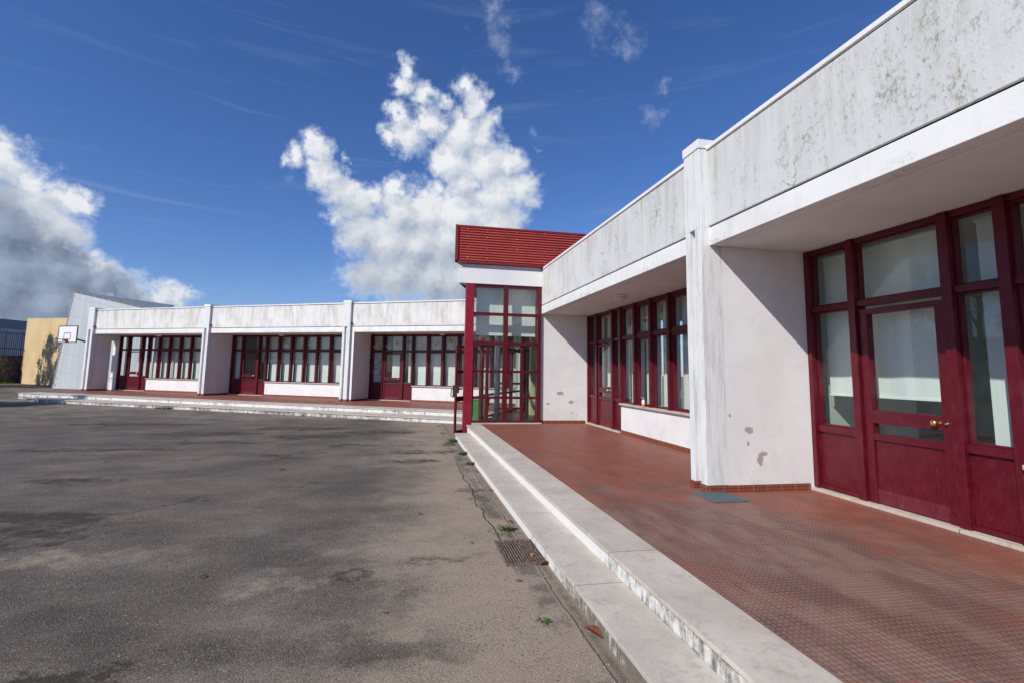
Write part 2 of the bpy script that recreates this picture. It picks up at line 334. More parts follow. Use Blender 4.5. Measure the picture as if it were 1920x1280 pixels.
def mat_tiles(name, ox, oy, ang, dusty=True):
    mt, g = newmat(name)
    rot = g.node('VectorRotate', {'Vector': g.pos, 'Center': (ox, oy, 0), 'Angle': ang}, rotation_type='Z_AXIS').outputs[0]
    x, y, z = g.sep(g.v('SUBTRACT', rot, (ox, oy, 0)))
    p = .042
    fx = g.m('FRACT', g.m('DIVIDE', x, p)); fy = g.m('FRACT', g.m('DIVIDE', y, p))
    dd = g.v('LENGTH', g.comb(g.m('SUBTRACT', fx, .5), g.m('SUBTRACT', fy, .5), 0.), out=1)
    stud = g.mr(dd, .42, .33)
    T = p*5
    tx = g.m('FRACT', g.m('DIVIDE', x, T)); ty = g.m('FRACT', g.m('DIVIDE', y, T))
    ex = g.m('ABSOLUTE', g.m('SUBTRACT', tx, .5)); ey = g.m('ABSOLUTE', g.m('SUBTRACT', ty, .5))
    joint = g.mr(g.m('MAXIMUM', ex, ey), .487, .496)
    cell = g.node('TexWhiteNoise', {'Vector': g.comb(g.m('FLOOR', g.m('DIVIDE', x, T)), g.m('FLOOR', g.m('DIVIDE', y, T)), 0.)}, noise_dimensions='3D').outputs[0]
    n = g.noise(g.pos, 1.0, 6, .62); n2 = g.noise(g.v('MULTIPLY', g.pos, (1, .35, 1)), 3, 6, .62); f = g.noise(g.pos, 70, 4, .7)
    red = g.mix(cell, (.255, .078, .048), (.305, .100, .063)); red = g.mix(g.mul(g.mr(n2, .4, .7), .35), red, (.14, .060, .045))
    if dusty:
        sx, sy, sz = g.sep(g.pos)
        dz = g.mr(g.add(g.add(g.mul(n, .7), g.mul(n2, .3)), g.mr(g.v('LENGTH', g.v('MULTIPLY', g.v('SUBTRACT', g.pos, (3.0, 3.0, 0.)), (.75, .42, 1.)), out=1), .4, 1.9, .20, -.08)), .44, .66)
    else: dz = g.mr(n, .45, .75, 0., .6)
    grime = g.mix(g.mr(g.noise(g.v('MULTIPLY', g.pos, (1, .4, 1)), 2.6, 7, .7), .40, .62), (.105, .090, .078), (.25, .215, .175))
    c = g.mix(g.m('MULTIPLY', dz, g.m('SUBTRACT', 1., g.mul(stud, .88))), red, grime)
    c = g.mix(g.mul(g.m('SUBTRACT', 1., stud), .25), c, (.11, .045, .03))
    jc = g.mix(g.mr(g.noise(g.pos, 2.7, 3), .42, .58), (.05, .035, .03), (.42, .36, .28))
    c = g.mix(g.mul(joint, g.mr(g.noise(g.pos, 3, 4), .46, .66, .12, .85)), c, jc)
    principled(g, c, g.mix(stud, (.75, .75, .75), (.42, .42, .42)), bump=g.add(g.m('SUBTRACT', stud, g.mul(joint, .8)), g.mul(f, .12)), bstr=.9, bdist=.005, spec=.35); return mt
B = Vector((-math.sin(rad(62.07)), math.cos(rad(62.07)), 0)); Nv = Vector((-math.cos(rad(62.07)), -math.sin(rad(62.07)), 0)); O = Vector((0, 22.582, 0))
M_tileR = mat_tiles('studded terracotta tiles', 2.157, 0, 0.)
M_tileL = mat_tiles('studded terracotta tiles of the far terrace', O.x, O.y, rad(27.93), False)
def mat_skirt():
    mt, g = newmat('terracotta skirting tiles'); x, y, z = g.sep(g.pos); p = .042
    along = g.add(x, y); q = g.m('DIVIDE', along, p)
    dd = g.v('LENGTH', g.comb(g.m('SUBTRACT', g.m('FRACT', q), .5), g.m('SUBTRACT', g.m('FRACT', g.m('DIVIDE', z, .042)), .5), 0.), out=1)
    stud = g.mr(dd, .40, .28); jt = g.mr(g.m('ABSOLUTE', g.m('SUBTRACT', g.m('FRACT', g.m('DIVIDE', along, p*5)), .5)), .485, .495)
    c = g.mix(stud, (.16, .045, .024), (.29, .085, .045)); c = g.mix(g.mul(jt, .7), c, (.42, .38, .34))
    principled(g, c, .45, bump=stud, bstr=.7, bdist=.005); return mt
M_skirt = mat_skirt()
def mat_asphalt():
    mt, g = newmat('worn asphalt'); x, y, z = g.sep(g.pos)
    n0 = g.noise(g.pos, .35, 5, .6); n1 = g.noise(g.v('MULTIPLY', g.pos, (.7, 1, 1)), 1.3, 7, .66); n2 = g.noise(g.pos, 6, 7, .7)
    agg = g.node('TexVoronoi', {'Vector': g.pos, 'Scale': 85.}); agc = agg.outputs['Color']; agd = agg.outputs['Distance']
    ar, ag, ab = g.sep(agc)
    gr = g.noise(g.pos, 160, 3, .8)
    c = g.mix(g.mr(n1, .32, .66), (.090, .073, .059), (.160, .131, .105))
    c = g.mix(g.mul(g.mr(gr, .48, .72), .45), c, (.26, .225, .19))
    stone = g.mul(g.mr(ar, .72, .90), g.mr(agd, .52, .30))
    pit = g.mul(g.mr(ab, .70, .85), g.mr(agd, .50, .25))
    coarse = g.noise(g.pos, 42, 5, .75); c = g.mix(g.mul(g.mr(coarse, .50, .62), .55), c, (.035, .03, .026)); c = g.mix(g.mul(pit, .6), c, (.02, .018, .015))
    c = g.mix(g.mul(stone, .7), c, g.mix(ag, (.20, .185, .17), (.42, .41, .40)))
    # sand washed over the surface: strong beside the steps, patchy elsewhere
    dE = g.m('SUBTRACT', 1.38, x)
    nearsteps = g.mr(dE, 2.6, .0, 0., .34); fwd = g.mr(y, 2., 7., .10, -.03)
    far = g.mr(y, 14, 24, 0., .12)
    n3 = g.noise(g.pos, 4.2, 9, .78)
    sand = g.mr(g.add(g.add(g.add(g.mul(n1, .50), g.mul(n0, .36)), g.mul(n3, .30)), g.add(g.add(nearsteps, fwd), far)), .56, .90)
    soft = g.v('ADD', g.pos, g.v('SCALE', g.v('SUBTRACT', g.noise(g.pos, 1.5, 8, .74, out=1), (.5, .5, .5)), 1.5))
    SA = [((.35, 4.2), (.9, .40)), ((1.0, 3.1), (.45, .9)), ((.8, 8.0), (.7, .30)), ((.5, 6.9), (.9, .25)), ((-3.2, 5.4), (1.5, .3)), ((-.95, 4.5), (.5, .18)), ((.9, 9.6), (.5, .4)), ((.2, 5.6), (1.0, .3)), ((1.0, 5.9), (.35, .8)), ((.2, 12.6), (1.5, .5)), ((-2, 19.5), (6., 1.3)), ((-10, 25), (7., 1.3))]
    SB = [((-.15, 3.45), (.85, .22)), ((.35, 4.95), (.6, .13)), ((-.9, 5.1), (.8, .2)), ((-2.2, 3.9), (1.3, .6)), ((1.12, 7.6), (.12, 1.9))]  # soft foreground shadow streaks, painted in as dark sand-free asphalt
    sa = g.mul(g.mr(g.maxl([g.blob(soft, (a[0], a[1], -.304), (b_[0], b_[1], 3.)) for a, b_ in SA]), -.1, .9), .8)
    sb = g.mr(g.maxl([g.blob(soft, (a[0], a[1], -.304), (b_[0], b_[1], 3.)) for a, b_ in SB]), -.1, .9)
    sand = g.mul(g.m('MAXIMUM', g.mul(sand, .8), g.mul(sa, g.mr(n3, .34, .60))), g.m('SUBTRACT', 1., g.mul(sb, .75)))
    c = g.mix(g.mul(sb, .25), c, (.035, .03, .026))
    grit = g.m('MAXIMUM', g.mr(g.noise(g.pos, 95, 3, .75), .50, .62), g.mul(g.mr(coarse, .53, .62), g.mr(g.noise(g.pos, 3.1, 5, .7), .38, .58)))
    sc = g.mix(n2, (.33, .255, .18), (.45, .36, .265))
    c = g.mix(g.mul(sand, g.mr(grit, 0, 1, .95, .22)), c, sc)
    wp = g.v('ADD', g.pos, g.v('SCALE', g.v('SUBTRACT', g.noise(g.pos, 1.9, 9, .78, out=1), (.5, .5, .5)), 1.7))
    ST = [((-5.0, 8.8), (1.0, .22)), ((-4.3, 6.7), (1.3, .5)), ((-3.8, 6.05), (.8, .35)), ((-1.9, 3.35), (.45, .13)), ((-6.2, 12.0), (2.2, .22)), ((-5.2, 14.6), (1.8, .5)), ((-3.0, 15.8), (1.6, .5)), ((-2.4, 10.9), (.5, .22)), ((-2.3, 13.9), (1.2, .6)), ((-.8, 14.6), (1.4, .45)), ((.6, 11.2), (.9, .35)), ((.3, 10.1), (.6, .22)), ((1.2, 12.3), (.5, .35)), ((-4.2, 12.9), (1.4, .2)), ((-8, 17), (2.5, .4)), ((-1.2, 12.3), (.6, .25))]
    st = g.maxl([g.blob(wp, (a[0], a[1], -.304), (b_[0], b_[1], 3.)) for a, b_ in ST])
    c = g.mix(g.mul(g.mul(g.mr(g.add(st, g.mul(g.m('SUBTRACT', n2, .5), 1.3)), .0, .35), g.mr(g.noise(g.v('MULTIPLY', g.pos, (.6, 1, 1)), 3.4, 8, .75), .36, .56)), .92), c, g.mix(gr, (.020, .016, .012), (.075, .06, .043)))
    # shallow pothole
    ph = g.blob(g.v('ADD', g.pos, g.v('SCALE', g.v('SUBTRACT', g.noise(g.pos, 11, 7, .75, out=1), (.5, .5, .5)), .24)), (-.38, 4.66, -.304), (.16, .13, 3.))
    ring = g.mul(g.m('MULTIPLY', g.mr(ph, -.15, .1), g.mr(ph, .75, .25)), g.mr(g.noise(g.pos, 17, 5, .75), .38, .55))
    c = g.mix(g.mul(ring, .7), c, (.05, .04, .032))
    gut = g.mul(g.mr(x, 1.265, 1.285), g.mr(n2, .25, .5, .6, 1.)); c = g.mix(g.mul(gut, .7), c, g.mix(gr, (.17, .13, .095), (.30, .24, .18)))
    gl = g.mr(g.m('ABSOLUTE', g.m('SUBTRACT', g.add(x, g.mul(g.m('SUBTRACT', n1, .5), .08)), 1.27)), .012, .002); c = g.mix(g.mul(gl, .75), c, (.03, .026, .02))
    dp = g.mul(g.mul(g.mr(x, 1.02, 1.12), g.mr(x, 1.27, 1.22)), g.mr(g.noise(g.pos, 2.2, 5, .6), .44, .58)); c = g.mix(g.mul(dp, .6), c, (.06, .052, .046))
    # damp crack running beside the steps
    wv = g.add(x, g.mul(g.m('SUBTRACT', g.noise(g.v('MULTIPLY', g.pos, (.2, 1, 1)), 1.1, 5, .7), .5), .34))
    ck = g.mul(g.mr(g.m('ABSOLUTE', g.m('SUBTRACT', wv, 1.06)), .014, .003), g.mul(g.mr(y, 4.2, 5.0), g.mr(y, 10.5, 9.2)))
    jn = g.mr(g.m('ABSOLUTE', g.m('SUBTRACT', x, 1.325)), .05, .0)
    jn = g.mul(jn, g.mr(n2, .35, .6))
    vor = g.node('TexVoronoi', {'Vector': g.v('ADD', g.v('SCALE', g.pos, .32), g.v('SCALE', g.noise(g.pos, .9, 5, .65, out=1), .7)), 'Scale': 1.}, feature='DISTANCE_TO_EDGE').outputs[0]
    ck2 = g.mul(g.mr(vor, .016, .003), g.mr(g.noise(g.pos, .5, 2), .50, .62))
    c = g.mix(g.mul(g.m('MAXIMUM', g.m('MAXIMUM', ck, g.mul(ck2, .8)), g.mul(jn, .6)), .85), c, (.03, .026, .022))
    h = g.add(g.add(g.mul(gr, .6), g.mul(agd, -.7)), g.add(g.mul(n2, .8), g.add(g.mul(ck, -2.), g.mul(ring, -1.))))
    h = g.mul(h, g.mr(sand, 0., 1., 1., .45, False))
    principled(g, c, .88, bump=h, bstr=.65, bdist=.012, spec=.25); return mt
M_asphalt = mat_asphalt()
def mat_leaf(name, a, b_):
    mt, g = newmat(name); oi = g.noise(g.pos, 3.5, 3)
    c = g.mix(g.mr(oi, .35, .65), a, b_); d = g.node('BsdfPrincipled', {'Base Color': c, 'Roughness': .5, 'Specular IOR Level': .3})
    t = g.node('BsdfTranslucent', {'Color': c}); mx = g.node('MixShader', {0: .25}); g.L.new(d.outputs[0], mx.inputs[1]); g.L.new(t.outputs[0], mx.inputs[2])
    g.L.new(mx.outputs[0], g.out.inputs[0]); return mt
M_leaf = mat_leaf('tree leaves', (.035, .065, .02), (.08, .11, .035)); M_weed = mat_leaf('weed leaves', (.045, .11, .02), (.10, .19, .045))
M_bark = plain('bark', (.10, .08, .06), .9, 0, .25, 12, .6, 30)
M_grass = mat_leaf('grass', (.05, .10, .02), (.10, .16, .04))
M_navy = plain('navy steel', (.012, .02, .06), .4)

# ------------------------------------------------------------------ ground
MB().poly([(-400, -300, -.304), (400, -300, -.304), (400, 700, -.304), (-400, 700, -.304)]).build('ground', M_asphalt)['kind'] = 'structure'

# ------------------------------------------------------------------ terraces and steps (setting)
def struct(o): o['kind'] = 'structure'; return o
XT1, XT2, XS2 = 2.157, 1.753, 1.380
YE = 13.99                     # right terrace stops at the entrance hall
struct(MB().prism([(XT1+.002, -2.6), (5.75, -2.6), (5.75, 14.25), (XT1+.002, 14.25)], -.20, -.001).build('terrace', M_tileR))
def slabs(mb, x0, x1, y0, y1, ztop, thick, first, L, gap=.006):
    y = first
    while y > y0: y -= L
    while y < y1:
        a, b_ = max(y, y0), min(y+L, y1)
        if b_-a > .02: mb.box(x0, x1, a+gap/2, b_-gap/2, ztop-thick, ztop)
        y += L
tr = MB(); slabs(tr, XT2-.03, XT1, -2.6, YE-.15, 0, .03, 4.03, 1.955)
tr2 = MB(); slabs(tr2, XS2-.03, XT2-.002, -2.6, 13.30, -.154, .03, 3.82, 1.955)
struct(tr.build('upper_step_tread', M_marble, bevel=.004)); struct(tr2.build('lower_step_tread', M_marble, bevel=.004))
rs = MB(); rs.box(XT2, XT1-.01, -2.6, YE-.17, -.30, -.031); rs.box(XS2, XT2-.01, -2.6, 13.28, -.32, -.185)
struct(rs.build('steps', M_riser))
# left terrace, in the frame of the left wing (u along B, n along N)
def LW(u, n, z): p = O+B*u+Nv*n; return (p.x, p.y, z)
LT1, LT2, LS2 = 2.133, 3.054, 4.075
def lquad(mb, u0, u1, n0, n1, z0, z1):
    p = [LW(u1, n1, 0)[:2], LW(u0, n1, 0)[:2], LW(u0, n0, 0)[:2], LW(u1, n0, 0)[:2]]
    mb.prism(p, z0, z1)
mb = MB(); lquad(mb, -5.15, 19.9, -1.62, LT1, -.2, -.001); lquad(mb, 19.902, 21.4, -1.62, -.4, -.2, -.001); struct(mb.build('far_terrace', M_tileL))
mb = MB(); u = -5.1
while u < 20: 
    v_ = min(u+1.95, 20.02); lquad(mb, u+.002, v_-.002, LT1, LT2+.03, -.03, 0); u += 1.95
struct(mb.build('far_upper_step_tread', M_marble, bevel=.004))
mb = MB(); u = -5.1
while u < 17.5:
    v_ = min(u+1.95, 17.55); lquad(mb, u+.002, v_-.002, LT2+.002, LS2+.03, -.184, -.154); u += 1.95
struct(mb.build('far_lower_step_tread', M_marble, bevel=.004))
mb = MB(); lquad(mb, -5.1, 19.98, LT1+.01, LT2, -.32, -.031); lquad(mb, -5.1, 17.5, LT2+.01, LS2, -.32, -.185)
struct(mb.build('far_steps', M_riser))

# ------------------------------------------------------------------ classroom wings
# local frame: x along the facade (left to right for someone facing it), y inward, z up
MY = 1.57                      # front plane of the mullions
PIL = .40
def window_positions(): return [2.26+.8*k for k in range(7)]
def knob(parent, x, y, z):
    k = MB().lathe([(.0, 0), (.028, .0), (.030, .006), (.012, .012), (.012, .038), (.026, .048), (.034, .062), (.033, .076), (.022, .088), (.0, .092)], 20)
    k.xf(Matrix.Translation((x, y, z)) @ Matrix.Rotation(rad(90), 4, 'X')); return k.build('handle', M_brass, parent, smooth=True)
def pane(parent, x0, x1, y, z0, z1): return MB().poly([(x0, y, z0), (x1, y, z0), (x1, y, z1), (x0, y, z1)]).build('pane', M_glass, parent)
def frame_rect(mb, x0, x1, y0, y1, z0, z1, w, wb=None):
    wb = wb or w
    mb.box(x0, x0+w, y0, y1, z0, z1); mb.box(x1-w, x1, y0, y1, z0, z1)
    mb.box(x0+w, x1-w, y0, y1, z0, z0+wb); mb.box(x0+w, x1-w, y0, y1, z1-w, z1)
def blind_mesh(x0, x1, y, z0, z1, seed=0):
    mb = MB(); n = 8; rnd = random.Random(seed); ph = rnd.random()*6
    for k in range(n):
        a, b_ = x0+(x1-x0)*k/n, x0+(x1-x0)*(k+1)/n
        def off(x, zz): return .010*math.sin(ph+x*9)*(1 if zz < 2 else .2)
        mb.poly([(a, y+off(a, z0), z0), (b_, y+off(b_, z0), z0), (b_, y+off(b_, z1), z1), (a, y+off(a, z1), z1)])
    mb.box(x0, x1, y-.012, y+.012, z0-.022, z0); mb.tube([(x0-.01, y, z1+.02), (x1+.01, y, z1+.02)], .028, 10)
    return mb
def bay(root, x0, L, wing, bi, blinds):
    """one classroom bay whose opening runs from x0 to x0+L"""
    ms = [(0, .07), (.66, .755), (1.755, 1.855)]+[(w, w+.10) for w in window_positions()]
    ms = [a for a in ms if a[0] < L-.45]+[(L-.09, L)]
    fr = MB()
    y0, yg = MY, MY+.115
    for i, (a, b_) in enumerate(ms):
        zb = .045 if i < 4 else .747
        fr.box(x0+a, x0+b_, y0, y0+.17, zb, 3.195)
    for i in range(len(ms)-1):
        a, b_ = x0+ms[i][1], x0+ms[i+1][0]
        fr.box(a, b_, y0+.03, y0+.16, 2.345, 2.415); fr.box(a, b_, y0+.03, y0+.16, 3.13, 3.195)
    if L < 20:
        fr.build('glazing_frame', M_red, root, bevel=.004)
    # fixed light left of the door, the door, the narrow light right of it
    for i in (0, 2):
        a, b_ = x0+ms[i][1], x0+ms[i+1][0]
        f = MB(); f.box(a, b_, y0+.035, y0+.15, .77, .85); f.box(a, b_, y0+.065, y0+.12, .09, .77); f.box(a, b_, y0+.04, y0+.15, .045, .09)
        for (p, q) in ((.85, 2.345), (2.415, 3.13)):
            frame_rect(f, a, b_, y0+.075, y0+.14, p, q, .022)
        w = f.build('side_light', M_red, root, bevel=.003)
        pane(w, a+.02, b_-.02, yg, .86, 2.335); pane(w, a+.02, b_-.02, yg, 2.425, 3.12)
    a, b_ = x0+ms[1][1]+.01, x0+ms[2][0]-.01
    f = MB(); f.box(a, a+.10, y0+.04, y0+.13, .035, 2.30); f.box(b_-.10, b_, y0+.04, y0+.13, .035, 2.30); f.box(a+.10, b_-.10, y0+.04, y0+.13, 2.235, 2.30)
    f.box(a+.10, b_-.10, y0+.04, y0+.13, .955, 1.105); f.box(a+.10, b_-.10, y0+.04, y0+.13, .76, .835); f.box(a+.10, b_-.10, y0+.06, y0+.11, .035, .76)
    door = f.build('door', M_red, root, bevel=.004)
    MB().box(a+.10, b_-.10, y0+.056, y0+.0595, .05, .20).build('kick_plate', M_kick, door)
    pane(door, a+.09, b_-.09, y0+.09, 1.10, 2.24); pane(door, a+.09, b_-.09, y0+.09, .83, .96)
    knob(door, b_-.135, y0+.04, 1.03)
    MB().lathe([(.0, 0), (.014, 0), (.014, .012), (.006, .014), (.006, .03), (.010, .034), (.0, .036)], 12).xf(Matrix.Translation((b_-.05, y0+.04, 1.03)) @ Matrix.Rotation(rad(90), 4, 'X')).build('lock', M_steel, door, smooth=True)
    tf = MB(); frame_rect(tf, x0+ms[1][1], x0+ms[2][0], y0+.075, y0+.14, 2.415, 3.13, .022); tw = tf.build('door_top_light', M_red, root, bevel=.003)
    pane(tw, x0+ms[1][1]+.02, x0+ms[2][0]-.02, yg, 2.43, 3.12)
    MB().box(x0+.0, x0+2.36, MY-.06, MY+.17, .0, .034).build('threshold', M_marble, root, bevel=.003)
    # windows over the low wall
    for k in range(3, len(ms)-1):
        a, b_ = x0+ms[k][1], x0+ms[k+1][0]; f = MB(); opening = (k % 2 == 0)
        if opening:
            frame_rect(f, a, b_, y0+.02 if False else y0+.055, y0+.15, .747, 2.345, .055, .06); frame_rect(f, a, b_, y0+.055, y0+.15, 2.415, 3.13, .05)
        else:
            frame_rect(f, a, b_, y0+.075, y0+.14, .747, 2.345, .022, .03); frame_rect(f, a, b_, y0+.055, y0+.15, 2.415, 3.13, .05 if k > 3 else .03)
        w = f.build('window', M_red, root, bevel=.003); d = .05 if opening else .02
        pane(w, a+d, b_-d, yg, .765, 2.335-d+.02); pane(w, a+.03, b_-.03, yg, 2.43, 3.11)
        if opening:
            MB().box(a+.012, a+.034, y0+.028, y0+.0548, 1.45, 1.60).build('handle', M_black, w, bevel=.004)
        zb = blinds.get(k, .80)
        if zb: blind_mesh(a+.03, b_+.04, MY+.30, zb, 3.08, k+bi*20).build('blind', M_blind, w, smooth=False)
    for key, (xa, xb, zb) in blinds.get('door', {}).items():
        blind_mesh(x0+xa, x0+xb, MY+.30, zb, 3.08, hash(key) % 90+bi).build('blind', M_blind, root)
    wx = x0+2.36
    MB().box(wx, x0+L, MY+.012, MY+.17, 0., .700).build('low_wall', M_white, root)
    MB().box(wx-.02, x0+L, MY-.045, MY+.12, .702, .745).build('window_sill', M_marble, root, bevel=.004)
    MB().box(wx+.002, x0+L, MY-.002, MY+.0118, 0., .083).build('skirting', M_skirt, root)
def pilaster(root, x1, w=PIL, depth=MY+.17, zb=0., side_skirt=True, opening=False, thick=0., extra=0., yend=None):
    """wall pier whose right edge is x1; the face is at y=0 and carries a groove"""
    x0 = x1-w; ga, gb = x0+w*.28, x0+w*.63; zt = 3.45
    f = MB()
    f.box(x0, ga, 0, .085, .085, zt); f.box(gb, x1, 0, .085, .085, zt); f.box(x0, x1, 0, .085, zt, 4.56); f.box(x0, x1, .085, .30, .085, 4.56)
    f.build('pilaster', M_mould, root, bevel=.004)
    MB().box(x0-.012, x1+.012, -.012, .55, 4.562, 4.69).build('pilaster_cap', M_band, root, bevel=.005)
    w0 = MB()
    if opening:
        w0.box(x0, x1, .30, 1.095, 0., 3.198); w0.box(x0, x1, 1.095, 1.535, 2.88, 3.198); w0.box(x0, x1, 1.535, depth, 0., 3.198)
    else: w0.box(x0, x1+extra*0, .30, depth, 0., 3.198)
    w0.build('pier_wall', M_white, root)
    if extra: 
        MB().box(x1+.002, x1+extra, .12, depth, 0, 3.198).build('wall_return', M_white, root)
        x1 = x1+extra
    s = MB(); s.box(x0-.012, ga, -.012, .05, 0, .0845); s.box(gb, x1+.012 if not extra else x1-extra+.012, -.012, .05, 0, .0845); s.box(ga, gb, .06, .0848, 0, .0845)
    ys = 0.0512 if not extra else .10
    s.box(x1, x1+.012, ys, 1.095 if opening else MY-.062, 0., .083); s.build('skirting', M_skirt, root)
    if extra: MB().box(x1-extra, x1+.012, .108, .1195, 0, .083).build('skirting', M_skirt, root)
def fascia(root, xa, xb, gap=.016):
    yf = .12
    MB().box(xa, xb, yf, yf+.18, 3.2, 3.443).build('beam', M_beam, root, bevel=.006)
    MB().box(xa, xb, yf+.030, yf+.18, 3.4432, 3.4698).build('shadow_gap', M_dark, root)
    MB().box(xa, xb, yf, yf+.18, 3.47, 4.515).build('fascia_panel', M_fascia, root, bevel=.006)
    MB().box(xa, xb, yf+.030, yf+.18, 4.5152, 4.5448).build('shadow_gap', M_dark, root)
    MB().box(xa, xb, yf-.004, yf+.30, 4.545, 4.60).build('parapet_coping', M_band, root, bevel=.005)
def shell(root, xa, xb, depth, partitions):
    MB().box(xa, xb, .302, depth, 3.2, 3.30).build('soffit', M_soffit, root)
    MB().box(xa, xb, .302, depth, 3.9, 4.1).build('roof', plainroof, root)
    MB().box(xa, xb, depth-.25, depth, -.3, 3.198).build('back_wall', M_room, root)
    MB().box(xa, xb, MY+.175, depth-.26, -.3, -.002).build('room_floor', M_roomfloor, root)
    for x in partitions: MB().box(x, x+.2, MY+.18, depth-.26, 0, 3.198).build('partition_wall', M_room, root)
plainroof = plain('roofing felt', (.16, .15, .14), .9)

# left wing
RZL = rad(-27.93)
org = O+B*19.89
LWING = empty('classroom_wing', org, RZL, label='long low white school wing across the yard with three recessed bays of burgundy windows', cat='building')
for bi, (x0, L, opn, ex) in enumerate(((0, 8.04, True, 0), (8.44, 8.08, False, 0), (17.09, 8.0, False, .16))):
    if bi == 0: pilaster(LWING, 0, .47, opening=True)
    elif bi == 1: pilaster(LWING, 8.44, .40)
    else: pilaster(LWING, 16.93, .41, extra=.16)
    bl = {}
    if bi == 0: bl['door'] = {'a': (.10, .62, .9), 'b': (1.22, 1.72, .92), 'c': (1.95, 2.27, .85)}
    if bi == 1: bl['door'] = {'a': (.08, .62, .86), 'c': (2.16, 2.28, .9)}; bl[7] = .80
    if bi == 2: bl['door'] = {'a': (.08, .62, .86), 'b': (1.10, 1.72, 1.12), 'c': (1.98, 2.24, .9)}
    bay(LWING, x0, L, LWING, bi, bl)
for xa, xb in ((.001, 8.039), (8.441, 16.519), (16.931, 25.1)): fascia(LWING, xa, xb)
MB().box(25.1, 25.3, .12, 5.1, -.3, 3.198).build('end_wall', M_white, LWING)
shell(LWING, -.47, 25.3, 5.1, (8.15, 16.6))
for x_ in (0., 8.44, 16.93):
    d_ = MB().tube([(x_+.05, .10, 3.62), (x_+.06, .02, 3.60)], .035, 10); d_.build('overflow_spout', M_black, LWING)
# right wing: x runs from the entrance hall towards the camera
YW2 = 14.20
RWING = empty('classroom_wing', (3.828, YW2, 0), rad(-90), label='near white school wing on the right with weathered fascia, burgundy doors and tiled terrace', cat='building')
xb2 = YW2-5.827                # left wall of the near bay
bay(RWING, 0, xb2-PIL+.03, RWING, 5, {'door': {'a': (.08, .62, .86), 'b': (.85, 1.72, 1.14), 'c': (1.98, 2.28, .87)}})
pilaster(RWING, xb2, xb2-(YW2-6.194))
bay(RWING, xb2, 8.05, RWING, 6, {'door': {'b': (.03, 1.72, 1.262), 'c': (1.92, 2.25, .50)}, 3: .80})
pilaster(RWING, xb2+8.42, .37)
fascia(RWING, .06, YW2-6.194-.001); fascia(RWING, xb2+.001, xb2+8.05)
MB().box(-.3, 0, .122, MY+.17, 0, 3.198).build('pier_wall', M_white, RWING)
MB().box(-.012+.012, .012, .11, MY-.062, 0, .083).build('skirting', M_skirt, RWING)
shell(RWING, -.3, xb2+8.42, 7.5, (xb2-.3,))
# ------------------------------------------------------------------ entrance hall (glazed corner porch)
HALL = empty('entrance_hall', (1.67, 14.15, 0), 0., label='glazed entrance hall in the corner with crimson posts and red corrugated top', cat='building')
C0 = Vector((1.67, 14.15)); DL = Vector((-Nv.x, -Nv.y)).normalized(); DN = Vector((-DL.y, DL.x))   # DL: along the left face, inward
def hb(mb, x0, x1, y0, y1, z0, z1): return mb.box(x0-1.67, x1-1.67, y0-14.15, y1-14.15, z0, z1)
def lf(mb, s0, s1, n0, n1, z0, z1):       # along the left face; n outward
    pts = []
    for s_, n_ in ((s0, n1), (s0, n0), (s1, n0), (s1, n1)):
        p = DL*s_+DN*n_; pts.append((p.x, p.y))
    return mb.prism(pts, z0, z1)
mb = MB(); hb(mb, 1.66, 1.905, 14.10, 14.30, -.304, 4.01); mb.build('corner_post', M_redcol, HALL, bevel=.006)
mb = MB()
hb(mb, 2.795, 2.925, 14.12, 14.25, .03, 4.005); hb(mb, 3.825, 3.93, 14.12, 14.25, .03, 4.005)
for (xa, xb) in ((1.905, 2.795), (2.925, 3.825)):
    hb(mb, xa, xb, 14.13, 14.24, 3.93, 4.005); hb(mb, xa, xb, 14.13, 14.24, 3.10, 3.185); hb(mb, xa, xb, 14.12, 14.24, 2.24, 2.345)
    hb(mb, xa, xb, 14.14, 14.23, .03, .085)
    xm = (xa+xb)/2-.01; hb(mb, xm-.045, xm+.045, 14.15, 14.22, .085, 2.24)
    for z_ in (1.45, .70):
        hb(mb, xa, xm-.045, 14.152, 14.222, z_, z_+.07); hb(mb, xm+.045, xb, 14.152, 14.222, z_, z_+.07)
fgl = mb.build('front_glazing', M_red, HALL, bevel=.004)
def hpane(par, x0, x1, z0, z1, y=14.19): return MB().poly([(x0-1.67, y-14.15, z0), (x1-1.67, y-14.15, z0), (x1-1.67, y-14.15, z1), (x0-1.67, y-14.15, z1)]).build('pane', M_glass, par)
for (xa, xb) in ((1.905, 2.795), (2.925, 3.825)):
    hpane(fgl, xa, xb, 3.185, 3.93); hpane(fgl, xa, xb, 2.345, 3.10); hpane(fgl, xa, xb, .085, 2.24)
MB().box(.24, 2.28, -.12, -.031, -.15, .028).build('threshold', M_marble, HALL, bevel=.004)
# left face: glazed with a door opening near the corner
mb = MB(); SL = 6.3
posts = [.22, 1.22, 2.95, 4.6, SL]
for i, s_ in enumerate(posts[1:]): lf(mb, s_, s_+.10, -.14, -.02, -.304, 4.005)
for i in range(len(posts)-1):
    a, b_ = posts[i]+(.10 if i else 0), posts[i+1]
    for z0, z1 in ((3.93, 4.005), (3.10, 3.185), (2.24, 2.345)): lf(mb, a, b_, -.13, -.03, z0, z1)
    if i != 0:
        lf(mb, a, b_, -.12, -.04, .03, .09)
        for z_ in (1.45, .70): lf(mb, a, b_, -.115, -.045, z_, z_+.07)
lgl = mb.build('side_glazing', M_red, HALL, bevel=.004)
def lpane(par, s0, s1, z0, z1):
    q = []
    for s_, z_ in ((s0, z0), (s1, z0), (s1, z1), (s0, z1)):
        p = DL*s_+DN*-.08; q.append((p.x, p.y, z_))
    return MB().poly(q).build('pane', M_glass, par)
